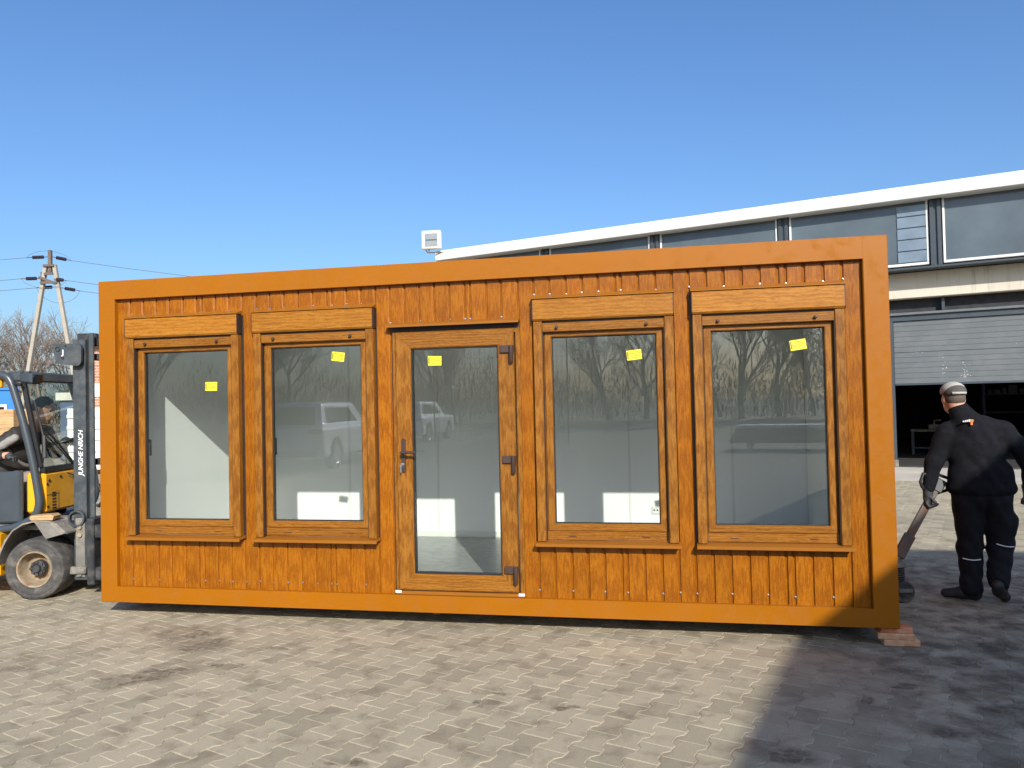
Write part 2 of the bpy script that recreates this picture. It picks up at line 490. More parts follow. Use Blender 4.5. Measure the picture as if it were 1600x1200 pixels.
M['car_paint'] = plain('white_car_paint', (0.78, 0.79, 0.80), 0.22, var=0.02, coat=0.6)
M['car_glass'] = plain('tinted_car_glass', (0.015, 0.018, 0.02), 0.06, var=0.1)
M['red_lens'] = plain('red_tail_lens', (0.35, 0.012, 0.01), 0.15, var=0.05)
M['tarp'] = plain('pale_sheet', (0.70, 0.71, 0.72), 0.5, var=0.05)

def brickwork():
    m, n, l, p = nt('red_brickwork')
    tc = n.new('ShaderNodeTexCoord').outputs['Object']
    b = n.new('ShaderNodeTexBrick')
    mp = n.new('ShaderNodeMapping'); mp.inputs['Rotation'].default_value = (radians(90), 0, 0)
    l.new(tc, mp.inputs['Vector']); l.new(mp.outputs[0], b.inputs['Vector'])
    b.inputs['Color1'].default_value = (0.40, 0.13, 0.06, 1); b.inputs['Color2'].default_value = (0.50, 0.20, 0.10, 1)
    b.inputs['Mortar'].default_value = (0.42, 0.37, 0.30, 1)
    b.inputs['Scale'].default_value = 1.0; b.inputs['Brick Width'].default_value = 0.26; b.inputs['Row Height'].default_value = 0.077
    b.inputs['Mortar Size'].default_value = 0.012
    l.new(b.outputs[0], p.inputs['Base Color']); p.inputs['Roughness'].default_value = 0.9
    return m
M['brickwork'] = brickwork()

# pavement: concrete tone + oil and dirt marks where the photograph has them
STAINS = [(-2.37, 4.80, .26, .10), (-2.22, 4.93, .22, .09), (-1.68, 5.37, .11, .05), (-0.16, 4.31, .05, .04), (-0.10, 4.43, .04, .03), (-0.22, 4.30, .03, .03),
          (-3.30, 5.05, .14, .07), (-1.90, 5.02, .16, .06), (-2.45, 5.75, .26, .22), (-2.2, 5.45, .22, .2), (0.24, 4.22, .10, .03), (0.52, 4.45, .04, .025), (-0.82, 3.65, .10, .05),
          (2.05, 4.55, .06, .035), (1.9, 4.22, .04, .03), (2.2, 4.42, .10, .06), (2.55, 4.05, .14, .08), (2.75, 4.35, .12, .08), (3.1, 5.05, .22, .14), (3.0, 4.0, .14, .09), (1.25, 3.6, .14, .08), (2.1, 3.8, .10, .07),
          (3.4, 4.75, .2, .12), (3.5, 4.2, .2, .15), (2.7, 4.75, .2, .12), (2.35, 4.7, .15, .08), (-3.4, 4.3, .14, .07), (-2.9, 4.0, .12, .05)]
def paving(name, base, piece):
    m, n, l, p = nt(name)
    geo = n.new('ShaderNodeNewGeometry').outputs['Position']
    big = noise(n, l, geo, 0.55, 5, 0.6)
    mid = noise(n, l, geo, 5.0, 6, 0.62, 0.2)
    fine = noise(n, l, geo, 120, 4, 0.75)
    if piece == 'object':
        rv = n.new('ShaderNodeObjectInfo').outputs['Random']
    elif piece == 'attr':
        at = n.new('ShaderNodeAttribute'); at.attribute_name = 'tone'; rv = at.outputs['Fac']
    else:
        rv = noise(n, l, geo, 9, 2, 0.5)
    c = mixc(n, l, ramp(n, l, big, [(0.35, 0.0), (0.65, 1.0)]), tuple(x * 0.93 for x in base), tuple(x * 1.06 for x in base))
    c = mixc(n, l, 1.0, c, ramp(n, l, rv, [(0.0, 0.80), (0.45, 0.98), (1.0, 1.07)]), 'MULTIPLY')
    c = mixc(n, l, 1.0, c, ramp(n, l, fine, [(0.3, 0.80), (0.7, 1.14)]), 'MULTIPLY')
    # traffic grime: broad patches, heavier in the lane to the right
    sx = n.new('ShaderNodeSeparateXYZ'); l.new(geo, sx.inputs[0])
    lane = math_n(n, l, 'MULTIPLY', math_n(n, l, 'SUBTRACT', sx.outputs[0], 1.3), 0.9, True)
    near = math_n(n, l, 'MULTIPLY', math_n(n, l, 'SUBTRACT', 8.5, sx.outputs[1]), 0.8, True)
    lane = math_n(n, l, 'MULTIPLY', lane, near)
    g1 = ramp(n, l, mid, [(0.50, 0.0), (0.68, 0.50)])
    g2 = math_n(n, l, 'MULTIPLY', ramp(n, l, mid, [(0.40, 0.0), (0.62, 0.85)]), lane)
    c = mixc(n, l, math_n(n, l, 'MAXIMUM', g1, g2), c, (0.115, 0.085, 0.055))
    # single oil spots, ragged by noise
    wob = n.new('ShaderNodeTexNoise'); wob.inputs['Scale'].default_value = 11; wob.inputs['Detail'].default_value = 4
    l.new(geo, wob.inputs['Vector'])
    off = n.new('ShaderNodeVectorMath'); off.operation = 'MULTIPLY_ADD'
    off.inputs[1].default_value = (0.16, 0.16, 0); 
    l.new(wob.outputs['Color'], off.inputs[0]); l.new(geo, off.inputs[2])
    tot = None
    for (x, y, a, b) in STAINS:
        q = n.new('ShaderNodeVectorMath'); q.operation = 'SUBTRACT'; q.inputs[1].default_value = (x + 0.08, y + 0.08, 0)
        l.new(off.outputs[0], q.inputs[0])
        q2 = n.new('ShaderNodeVectorMath'); q2.operation = 'MULTIPLY'; q2.inputs[1].default_value = (1 / a, 1 / b, 0)
        l.new(q.outputs[0], q2.inputs[0])
        ln = n.new('ShaderNodeVectorMath'); ln.operation = 'LENGTH'; l.new(q2.outputs[0], ln.inputs[0])
        v = math_n(n, l, 'MULTIPLY', math_n(n, l, 'SUBTRACT', 1.25, ln.outputs['Value']), 1.6, True)
        tot = v if tot is None else math_n(n, l, 'MAXIMUM', tot, v)
    tot = math_n(n, l, 'MULTIPLY', tot, ramp(n, l, rv, [(0.15, 0.30), (0.55, 1.0)]))
    tot = math_n(n, l, 'MULTIPLY', tot, ramp(n, l, noise(n, l, geo, 26, 4, 0.65), [(0.32, 0.35), (0.58, 1.0)]))
    c = mixc(n, l, math_n(n, l, 'MULTIPLY', tot, 0.80), c, (0.085, 0.065, 0.045))
    if piece == 'none':
        c = mixc(n, l, ramp(n, l, noise(n, l, geo, 7, 5, 0.7), [(0.46, 0.0), (0.60, 0.75)]), c, (0.16, 0.13, 0.09))
    # sandy spill
    sand = ramp(n, l, noise(n, l, geo, 1.1, 4, 0.6), [(0.60, 0.0), (0.72, 0.45)])
    c = mixc(n, l, sand, c, tuple(min(1, x * f) for x, f in zip(base, (1.18, 1.05, 0.85))))
    l.new(c, p.inputs['Base Color'])
    p.inputs['Roughness'].default_value = 0.88
    p.inputs['Specular IOR Level'].default_value = 0.3
    bump(n, l, p, fine, 0.35, 0.004)
    return m
PV = (0.388, 0.336, 0.236)
M['paver'] = paving('concrete_paver', PV, 'object')
M['paver_f'] = paving('concrete_paver_field', PV, 'attr')
M['sand'] = paving('sandy_joints', (0.62, 0.52, 0.37), 'none')
M['yard'] = paving('yard_surface', (0.38, 0.315, 0.22), 'none')

# ------------------------------------------------------------------ ground
mb = MB(); R_ = 700
mb.add([(-R_, -R_, -0.03), (R_, -R_, -0.03), (R_, R_, -0.03), (-R_, R_, -0.03)], [(0, 1, 2, 3)])
tag(obj('ground', mb, M['yard'], smooth=0), kind='structure')
FX0, FX1, FY0, FY1 = -9.5, 11.0, 0.6, 15.2
mb = MB(); mb.box(FX0, FX1, FY0, FY1, -0.028, -0.0034)
pavement = tag(obj('pavement', mb, M['sand'], smooth=0), kind='structure')

TH = radians(58.5)
E1 = (cos(TH), sin(TH)); Q1 = (sin(TH), -cos(TH))
def paver_outline(g):
    prof = [(0.1, 0.0825), (0.065, 0.0825), (0.035, 0.0575)]
    pts = [(x - (g if i == 0 else 0), y - g) for i, (x, y) in enumerate(prof)]
    q = pts + [(-x, y) for x, y in reversed(pts)]
    return q + [(-x, -y) for x, y in q]
OUT0 = paver_outline(0.0022); OUT1 = paver_outline(0.0052)
def paver_geo():
    vs = []
    for o, z in ((OUT0, -0.009), (OUT0, -0.0022), (OUT1, 0.0)):
        vs += [(a * E1[0] + b * Q1[0], a * E1[1] + b * Q1[1], z) for a, b in o]
    n = 12
    fs = [tuple(range(2 * n, 3 * n))]
    for r in (0, 1):
        fs += [(r * n + i, r * n + (i + 1) % n, (r + 1) * n + (i + 1) % n, (r + 1) * n + i) for i in range(n)]
    return vs, [f[::-1] for f in fs]
pvs, pfs = paver_geo()
pm = MB(); pm.add(pvs, pfs)
paver_me = mesh('paver', pm, M['paver'], smooth=0)
A0 = (0.489 + 0.1 * E1[0], 3.736 + 0.1 * E1[1])
cells = []
for i in range(-150, 151):
    for j in range(-120, 121):
        u = 0.2 * j + (0.1 if i % 2 else 0)
        x = A0[0] + u * E1[0] + 0.14 * i * Q1[0]; y = A0[1] + u * E1[1] + 0.14 * i * Q1[1]
        if FX0 + .12 < x < FX1 - .12 and FY0 + .12 < y < FY1 - .12:
            d = Vector((x, y, -HC)); z = d.dot(fw); area = 0
            if z > 0.5:
                px = 800 + 1200 * d.dot(xr) / z; py = 600 - 1200 * d.dot(ur) / z
                if 5 < px < 1595 and py < 1190: area = 1 / z ** 3
            cells.append((area, x, y))
cells.sort(reverse=True)
rp = random.Random(3)
for (a, x, y) in cells[:300]:
    o = bpy.data.objects.new('paver', paver_me); COL.objects.link(o)
    o.parent = pavement; o.location = (x, y, rp.uniform(-0.0015, 0.0012))
    o.rotation_euler = (rp.gauss(0, .004), rp.gauss(0, .004), rp.gauss(0, .006))
rest = np.array([(x, y) for a, x, y in cells[300:]])
nr = np.random.RandomState(5)
base = np.array(pvs)
allv = np.repeat(base[None], len(rest), 0)
allv[:, :, :2] += rest[:, None, :]
allv[:, :, 2] += nr.uniform(-0.0015, 0.0012, (len(rest), 1))
allv[:, :, 2] += allv[:, :, 0] * 0 + (base[None, :, 0] * nr.normal(0, .005, (len(rest), 1)) + base[None, :, 1] * nr.normal(0, .005, (len(rest), 1)))
nv = len(base)
F12 = np.array([pfs[0]]); F4 = np.array(pfs[1:])
off = (np.arange(len(rest)) * nv)
f12 = (F12[None] + off[:, None, None]).reshape(-1, 12); f4 = (F4[None] + off[:, None, None]).reshape(-1, 4)
me = bpy.data.meshes.new('paver_field')
me.vertices.add(allv.shape[0] * nv); me.vertices.foreach_set('co', allv.reshape(-1))
loops = np.concatenate([f12.reshape(-1), f4.reshape(-1)])
me.loops.add(len(loops)); me.loops.foreach_set('vertex_index', loops)
st = np.concatenate([np.arange(len(f12)) * 12, len(f12) * 12 + np.arange(len(f4)) * 4])
me.polygons.add(len(st)); me.polygons.foreach_set('loop_start', st)
me.update(calc_edges=True)
at = me.attributes.new('tone', 'FLOAT', 'POINT')
at.data.foreach_set('value', np.repeat(nr.uniform(0, 1, len(rest)), nv))
me.materials.append(M['paver_f'])
me.shade_flat()
o = bpy.data.objects.new('paver_field', me); COL.objects.link(o); o.parent = pavement
o['kind'] = 'stuff'

# ------------------------------------------------------------------ the cabin (local frame: x along the front, y into the cabin, z up)
CA = radians(-11.428); CO = (-3.3696, 6.2636)
CD = Vector((cos(CA), sin(CA), 0)); CN = Vector((-sin(CA), cos(CA), 0))
ZB, ZT, LC, DC = 0.123, 2.726, 6.0, 2.44
cabin = thing('office_cabin', (CO[0], CO[1], 0), 'ochre framed portable office cabin with oak look cladding, four windows and a door', 'cabin', CA)
PIL, PIR, BZ, TZ = 0.148, 5.842, 0.249, 2.573      # inner edges of the frame
for nm, bx in (('corner_post', (0, PIL, 0, .148, ZB, ZT)), ('corner_post', (PIR, LC, 0, .148, ZB, ZT)),
               ('corner_post', (0, PIL, DC - .148, DC, ZB, ZT)), ('corner_post', (PIR, LC, DC - .148, DC, ZB, ZT)),
               ('bottom_beam', (PIL - .006, PIR + .006, 0.0006, .13, ZB + .001, BZ)), ('top_beam', (PIL - .006, PIR + .006, 0.0006, .13, TZ, ZT - .001)),
               ('bottom_beam', (PIL, PIR, DC - .13, DC - .0012, ZB + .001, BZ)), ('top_beam', (PIL, PIR, DC - .13, DC - .0012, TZ, ZT - .001)),
               ('bottom_beam', (0.0012, .13, .148, DC - .148, ZB + .001, BZ)), ('bottom_beam', (LC - .13, LC - .0012, .148, DC - .148, ZB + .001, BZ)),
               ('top_beam', (0.0012, .13, .148, DC - .148, TZ, ZT - .001)), ('top_beam', (LC - .13, LC - .0012, .148, DC - .148, TZ, ZT - .001))):
    mb = MB(); mb.box(*bx, c=0.005 if nm == 'corner_post' else 0.0015); obj(nm, mb, M['frame'], cabin)
mb = MB(); mb.box(.13, LC - .13, .13, DC - .13, ZT - .10, ZT - .02); obj('roof_panel', mb, M['white_metal'], cabin)
mb = MB(); mb.box(.135, LC - .135, .112, DC - .112, 2.50, 2.56); obj('ceiling_panel', mb, M['inner'], cabin)
mb = MB(); mb.box(.131, LC - .131, .131, DC - .131, .15, .262); obj('floor_panel', mb, M['floor'], cabin)
mb = MB(); mb.box(PIL, PIR, DC - .10, DC - .05, BZ + .002, TZ - .002); obj('back_wall', mb, M['inner'], cabin)
for a, b in ((.04, .09), (LC - .09, LC - .04)):
    mb = MB(); mb.box(a, b, .149, DC - .149, BZ + .002, TZ - .002); obj('end_cladding', mb, M['clad'], cabin)
mb = MB(); mb.box(.1485, .162, .112, DC - .1125, BZ + .002, TZ - .002); obj('side_wall', mb, M['inner'], cabin)
mb = MB(); mb.box(LC - .162, LC - .1485, .112, DC - .1125, BZ + .002, TZ - .002); obj('side_wall', mb, M['inner'], cabin)
mb = MB(); mb.box(.15, LC - .15, DC - .112, DC - .1005, .263, .33, c=.004); obj('skirting', mb, M['white'], cabin)
mb = MB()
for x in [0.15 + 1.0 * k for k in range(1, 6)]: mb.box(x - .012, x + .012, DC - .104, DC - .1002, .33, 2.5)
obj('panel_joint', mb, M['white'], cabin)
s_ = MB(); s_.box(4.36, 4.44, DC - .112, DC - .1003, .52, .60, c=.004); so = obj('wall_socket', s_, M['white'], cabin)
s_ = MB()
for x in (4.385, 4.415): s_.lathe((x, DC - .1125, .56), (0, 1, 0), [(0.0, 0), (.009, 0), (.009, .002)], 10)
obj('socket_hole', s_, M['gasket'], so)

WC = [0.757, 1.880, 4.100, 5.223]
D0, D1 = 2.515, 3.497
openings = [(c - .455, c + .455, .64, 2.36) for c in WC] + [(D0 + .01, D1 - .01, .24, 2.215)]
# inner lining of the front wall, cut round the openings
xs = sorted({.10, LC - .10, *[a for o_ in openings for a in o_[:2]]})
for x0, x1 in zip(xs[:-1], xs[1:]):
    op = [o_ for o_ in openings if o_[0] - 1e-6 <= x0 and x1 <= o_[1] + 1e-6]
    segs = [(BZ + .001, TZ - .001)] if not op else [(BZ + .001, op[0][2]), (op[0][3], TZ - .001)]
    for z0, z1 in segs:
        if z1 - z0 > .02:
            mb = MB(); mb.box(x0, x1, .062, .111, z0, z1); obj('front_wall_panel', mb, M['inner'], cabin)
            mb = MB(); mb.box(x0, x1, .0582, .0618, z0, z1); obj('backing_sheet', mb, M['darktrim'], cabin, smooth=0)

# corrugated cladding: each flat board with sloped flanks, joints recessed
G = [.266, .385, .504, .623, .747, .867, .914, 1.034, 1.151, 1.270, 1.389, 1.504, 1.626, 1.747, 1.867, 1.986, 2.028, 2.148, 2.265, 2.384, 2.499, 2.615, 2.732, 2.850, 2.968, 3.087, 3.127,
     3.250, 3.362, 3.489, 3.604, 3.721, 3.843, 3.960, 4.077, 4.198, 4.238, 4.359, 4.479, 4.595, 4.709, 4.828, 4.947, 5.068, 5.187, 5.309, 5.359, 5.477, 5.602, 5.722]
edges_ = [PIL - .012] + G + [PIR + .012]
holes = [(c - .50, c + .50, .63, 2.40) for c in WC] + [(2.49, 3.50, .245, 2.262)]
gw, sl, sr = 0.0045, 0.004, 0.014
def board(x0, x1, z0, z1):
    mb = MB()
    a, b = x0 + gw, x1 - gw
    sec = [(x0 + .0004, .0560), (a, .0560), (a + sl, .042), (b - sr, .042), (b - .0035, .0478), (b, .0560), (x1 - .0004, .0560)]
    if b - a < .03: sec = [(x0 + .0004, .0560), (x0 + .005, .0560), (x0 + .014, .044), (x1 - .014, .044), (x1 - .005, .0560), (x1 - .0004, .0560)]
    cx, cz = (x0 + x1) / 2, (z0 + z1) / 2
    vs = [(x - cx, y, z - cz) for z in (z0, z1) for x, y in sec]
    vs += [(x - cx, .058, z - cz) for z in (z0, z1) for x in (sec[0][0], sec[-1][0])]
    n = len(sec)
    fs = [(i, i + 1, n + i + 1, n + i) for i in range(n - 1)] + [(0, n, 2 * n + 2, 2 * n), (n - 1, 2 * n + 1, 2 * n + 3, 2 * n - 1), (2 * n, 2 * n + 2, 2 * n + 3, 2 * n + 1)]
    fs += [tuple(list(range(n)) + [2 * n + 1, 2 * n]), tuple(list(range(n, 2 * n)) + [2 * n + 3, 2 * n + 2])]
    mb.add(vs, fs)
    o = obj('cladding_board', mb, M['clad'], cabin, smooth=0)
    o.location = (cx, 0, cz)
for x0, x1 in zip(edges_[:-1], edges_[1:]):
    c = (x0 + x1) / 2
    h = [q for q in holes if q[0] < c < q[1]]
    if h:
        if h[0][2] - BZ > .05: board(x0, x1, BZ - .004, h[0][2])
        board(x0, x1, h[0][3], TZ + .004)
    else: board(x0, x1, BZ - .004, TZ + .004)
mb = MB(); rs = random.Random(2)
for i, g in enumerate(G):
    in_door = 2.49 < g < 3.50
    for z in ((2.425 if not in_door else 2.29), .305):
        if z < 1 and in_door: continue
        if i % 2 and rs.random() < .75 and abs(g - G[i - 1]) > .06: continue
        x = g + rs.uniform(-.006, .006); zz = z + rs.uniform(-.006, .006) + (.018 if z > 2.3 else 0)
        mb.lathe((x, .040, zz), (0, 1, 0), [(0, 0), (.0035, .0), (.0055, .003), (.0055, .006), (.008, .0065), (.008, .012)], 8)
sc_ = obj('screw_heads', mb, M['steel'], cabin); sc_['kind'] = 'stuff'
mb = MB(); mb.box(2.80, 2.85, .02, .05, ZB - .012, ZB + .0005, c=.002); obj('drain_tab', mb, M['trim'], cabin)

def ring_rail(x0, x1, z0, z1, w, y0, y1, ch=.006):
    """four mitred rails of a frame: (mesh, is_level)"""
    out = []
    for k in range(4):
        if k == 0: q = [(x0, z0), (x1, z0), (x1 - w, z0 + w), (x0 + w, z0 + w)]
        if k == 1: q = [(x0, z1), (x1, z1), (x1 - w, z1 - w), (x0 + w, z1 - w)]
        if k == 2: q = [(x0, z0), (x0, z1), (x0 + w, z1 - w), (x0 + w, z0 + w)]
        if k == 3: q = [(x1, z0), (x1, z1), (x1 - w, z1 - w), (x1 - w, z0 + w)]
        cx = sum(p[0] for p in q) / 4; cz = sum(p[1] for p in q) / 4
        ins = []
        for i, (x, z) in enumerate(q):      # chamfer the long edges only
            s = 1 if i < 2 else -1
            if k == 0: d = (0, s * ch)
            if k == 1: d = (0, -s * ch)
            if k == 2: d = (s * ch, 0)
            if k == 3: d = (-s * ch, 0)
            e = {0: (1, -1, -1, 1), 1: (1, -1, -1, 1)}.get(k, (1, -1, -1, 1))[i] * ch
            ins.append((x + d[0] + (e if k < 2 and i < 2 else e if k < 2 else 0) * (1 if i < 2 else -1) * (1 if k < 2 else 0) , z + d[1]))
        # keep the mitre plane: recompute insets as a narrower mitred rail
        def rq(m):
            if k == 0: return [(x0 + m, z0 + m), (x1 - m, z0 + m), (x1 - w + m, z0 + w - m), (x0 + w - m, z0 + w - m)]
            if k == 1: return [(x0 + m, z1 - m), (x1 - m, z1 - m), (x1 - w + m, z1 - w + m), (x0 + w - m, z1 - w + m)]
            if k == 2: return [(x0 + m, z0 + m), (x0 + m, z1 - m), (x0 + w - m, z1 - w + m), (x0 + w - m, z0 + w - m)]
            return [(x1 - m, z0 + m), (x1 - m, z1 - m), (x1 - w + m, z1 - w + m), (x1 - w + m, z0 + w - m)]
        q1 = rq(ch)
        vs = [(x - cx, y1, z - cz) for x, z in q] + [(x - cx, y0 + ch, z - cz) for x, z in q] + [(x - cx, y0, z - cz) for x, z in q1]
        fs = [(0, 1, 2, 3), (8, 9, 10, 11)] + [(r * 4 + i, r * 4 + (i + 1) % 4, r * 4 + 4 + (i + 1) % 4, r * 4 + 4 + i) for r in (0, 1) for i in range(4)]
        m = MB(); m.add(vs, fs)
        out.append((m, k < 2, (cx, 0, cz)))
    return out

def sticker(parent, x, y, z, rot, w=.105, h=.07):
    mb = MB(); mb.box(-w / 2, w / 2, -.0006, 0, -h / 2, h / 2)
    o = obj('sticker', mb, M['yellow_paper'], parent, smooth=0)
    o.location = (x, y, z); o.rotation_euler = (0, rot, 0)
    t = MB(); r = random.Random(int(x * 1000) + 5)
    t.box(-w * .46, -w * .40, -.0009, -.0007, -h * .36, h * .38)
    t.box(-w * .36, -w * .33, -.0009, -.0007, -h * .3, h * .38)
    for i in range(5):
        zz = h * (.32 - .15 * i); a = -w * .26
        while a < w * .40:
            L = r.uniform(.004, .014)
            t.box(a, min(a + L, w * .42), -.0009, -.0007, zz - .0026, zz + .0026); a += L + .004
    p = t; p.v = [(vx + x, vy + y, vz + z) for vx, vy, vz in p.v] if False else p.v
    pr = obj('sticker_print', p, M['ink'], parent, smooth=0); pr.location = (x, y, z); pr.rotation_euler = (0, rot, 0)
    return o

def make_window():
    mb = MB()
    for q in ((-.452, -.400, .665, 2.195), (.400, .452, .665, 2.195), (-.400, .400, .665, .722), (-.400, .400, 2.150, 2.195)):
        mb.box(q[0], q[1], .047, .105, q[2], q[3], c=.003)
    w = obj('window', mb, M['ow_z'], cabin)
    for m, lev, c in ring_rail(-.426, .426, .731, 2.184, .053, .040, .095, .006):
        o = obj('sash_rail', m, M['ow_x'] if lev else M['ow_z'], w, smooth=20); o.location = c
    mb = MB(); mb.box(-.434, .434, .0445, .060, .667, .7295, c=.003); r = obj('bottom_rail', mb, M['ow_x'], w)
    for x in (-.25, .27):
        mb = MB(); mb.box(x - .028, x + .028, .0415, .046, .690, .697, c=.002); obj('drain_cap', mb, M['iron'], w)
    mb = MB()
    for q in ((-.3735, -.3665, .784, 2.131), (.3665, .3735, .784, 2.131), (-.3665, .3665, .784, .790), (-.3665, .3665, 2.125, 2.131)):
        mb.box(q[0], q[1], .058, .086, q[2], q[3])
    obj('gasket', mb, M['gasket'], w)
    mb = MB(); mb.box(-.3664, .3664, .066, .074, .7905, 2.1245); obj('pane', mb, M['glass'], w, smooth=0)
    for s in (-1, 1):
        mb = MB()
        a, b = sorted((s * .434, s * .497))
        mb.box(a, b, -.006, .050, .662, 2.247, c=.004)
        obj('guide_rail', mb, M['ow_z'], w)
        mb = MB(); a, b = sorted((s * .4335, s * .429)); mb.box(a, b, .004, .044, .668, 2.17); obj('brush_seal', mb, M['darktrim'], w)
    mb = MB(); mb.box(-.4335, .4335, .004, .030, 2.168, 2.232, c=.004); obj('shutter_bottom_bar', mb, M['ow_x'], w)
    mb = MB(); mb.box(-.4335, .4335, .014, .030, 2.2325, 2.262); obj('slat_filler', mb, M['darktrim'], w)  # dark filler strip added to close the see-through gap under the box
    for x in (-.325, .312):
        mb = MB(); mb.lathe((x, -.020, 2.199), (0, 1, 0), [(0, 0), (.010, .001), (.012, .004), (.012, .010), (.008, .012), (.008, .026)], 14)
        obj('stop_peg', mb, M['iron'], w)
    mb = MB()
    pr = [(-.022, 2.262), (-.022, 2.398), (-.014, 2.406), (.046, 2.406), (.046, 2.249), (-.012, 2.249)]
    mb.prism(pr, lambda y, z, s_: ((-.4955, .4955)[s_], y, z)); obj('shutter_box', mb, M['box'], w, smooth=20)
    for s in (-1, 1):
        mb = MB(); mb.prism(pr, lambda y, z, q: (s * (.4957, .5015)[q], y * 1.02, z)); obj('end_cap', mb, M['darktrim'], w, smooth=20)
    mb = MB()
    pr2 = [(-.028, 2.4075), (-.028, 2.414), (.030, 2.432), (.041, 2.440), (.041, 2.4075)]
    mb.prism(pr2, lambda y, z, s_: ((-.506, .506)[s_], y, z)); obj('box_flashing', mb, M['trim'], w, smooth=20)
    mb = MB()
    pr3 = [(-.046, .631), (-.050, .633), (-.050, .651), (-.046, .654), (.050, .664), (.050, .645), (-.042, .643), (-.042, .631)]
    mb.prism(pr3, lambda y, z, s_: ((-.507, .512)[s_], y, z)); obj('sill', mb, M['trim'], w, smooth=20)
    mb = MB(); mb.box(-.410, -.385, .096, .112, 1.33, 1.45, c=.004); mb.box(-.408, -.387, .112, .150, 1.40, 1.425, c=.004); mb.box(-.406, -.389, .140, .155, 1.29, 1.42, c=.005)
    obj('handle', mb, M['black'], w)
    return w
win0 = make_window()
STK = [(.215, 1.845, 0.02), (.180, 2.047, .13), (.218, 1.985, -.10), (.205, 2.017, -.13)]
for i, c in enumerate(WC):
    w = win0 if i == 0 else copy_tree(win0, cabin)
    w.location = (c, 0, 0)
    wins = w
    STK[i] = (w, *STK[i])
for (w, x, z, r) in STK: sticker(w, x, .0655, z, r)

# glazed door
mb = MB()
for q in ((D0, D0 + .034, .274, 2.212), (D1 - .034, D1, .274, 2.212), (D0 + .034, D1 - .034, 2.178, 2.212)):
    mb.box(q[0], q[1], .028, .10, q[2], q[3], c=.003)
door = obj('door', mb, M['ow_z'], cabin)
mb = MB(); mb.box(D0 + .004, D1 - .004, .010, .115, BZ + .002, .276, c=.003); obj('threshold', mb, M['trim'], door)
for m, lev, c in ring_rail(2.541, 3.452, .283, 2.205, .122, .013, .085, .008):
    o = obj('leaf_rail', m, M['ow_x'] if lev else M['ow_z'], door, smooth=20); o.location = c
mb = MB()
for q in ((2.662, 2.671, .404, 2.084), (3.322, 3.331, .404, 2.084), (2.671, 3.322, .404, .413), (2.671, 3.322, 2.075, 2.084)): mb.box(q[0], q[1], .028, .075, q[2], q[3])
obj('gasket', mb, M['gasket'], door)
mb = MB(); mb.box(2.6711, 3.3219, .046, .054, .4131, 2.0749); obj('pane', mb, M['glass'], door, smooth=0)
for z in (2.03, 1.225, .425):
    mb = MB(); mb.box(3.352, 3.455, -.006, .0125, z - .002, z + .052, c=.004); mb.box(3.420, 3.455, -.016, -.0062, z - .030, z + .052, c=.005)
    mb.tube([(3.4375, -.012, z - .075), (3.4375, -.012, z - .066), (3.4375, -.012, z + .05)], [.010, .016, .016], 12)
    obj('hinge', mb, M['iron'], door)
mb = MB()
pl = [(.0165 * cos(t), .0165 * sin(t) + (.11 if sin(t) >= 0 else -.11)) for t in [2 * pi * i / 20 for i in range(20)]]
mb.prism(pl, lambda x, z, s_: (2.598 + x, (.001, .0128)[s_], 1.285 + z)); hp = obj('handle_plate', mb, M['iron'], door)
mb = MB(); mb.tube([(2.598, .004, 1.31), (2.598, -.045, 1.31), (2.605, -.054, 1.311), (2.64, -.056, 1.312), (2.715, -.054, 1.312)], [.011, .011, .011, .0105, .009], 10)
obj('lever', mb, M['iron'], hp)
mb = MB(); mb.lathe((2.597, -.006, 1.222), (0, 1, 0), [(0, 0), (.009, 0), (.009, .008)], 12)
mb.box(2.590, 2.594, -.030, -.006, 1.213, 1.231); mb.box(2.582, 2.590, -.028, -.024, 1.16, 1.215); mb.tube([(2.592 + .012 * cos(t), -.027, 1.214 + .012 * sin(t)) for t in [2 * pi * i / 12 for i in range(12)]], .0014, 5, closed=True)
obj('key_bunch', mb, M['steel'], hp)
for x in (D0 - .001, D1 - .046):
    mb = MB(); mb.box(x, x + .047, .004, .012, .262, .282, c=.002); obj('corner_block', mb, M['white'], door)
mb = MB()
mb.prism([(-.030, 2.245), (-.030, 2.262), (.030, 2.282), (.041, 2.284), (.041, 2.266), (-.025, 2.252), (-.025, 2.245)], lambda y, z, s_: ((2.487, 3.500)[s_], y, z)); obj('drip_cap', mb, M['trim'], door, smooth=20)
sticker(door, 2.842, .0455, 1.989, 0.02)

# ------------------------------------------------------------------ bricks under the cabin's corner
def brick(ctr, rz, m, label, size=(.225, .115, .0405)):
    mb = MB(); mb.box(-size[0] / 2, size[0] / 2, -size[1] / 2, size[1] / 2, 0, size[2], c=.004)
    o = obj('brick', mb, m, None); o.location = ctr; o.rotation_euler = (0, 0, rz)
    return tag(o, label, 'brick', 'bricks propping the cabin corner')
cpt = lambda u, w, z: (CO[0] + CD.x * u + CN.x * w, CO[1] + CD.y * u + CN.y * w, z)
brick(cpt(6.015, .085, 0.0015), CA + .03, M['brick_pale'], 'lowest orange brick of the stack under the cabin corner')
brick(cpt(5.985, .085, 0.0422), CA - .04, M['brick_pale'], 'pale middle brick of the stack under the cabin corner')
brick(cpt(5.985, .095, 0.0829), CA + .05, M['brick'], 'red top brick touching the underside of the cabin corner', (.20, .115, .0395))

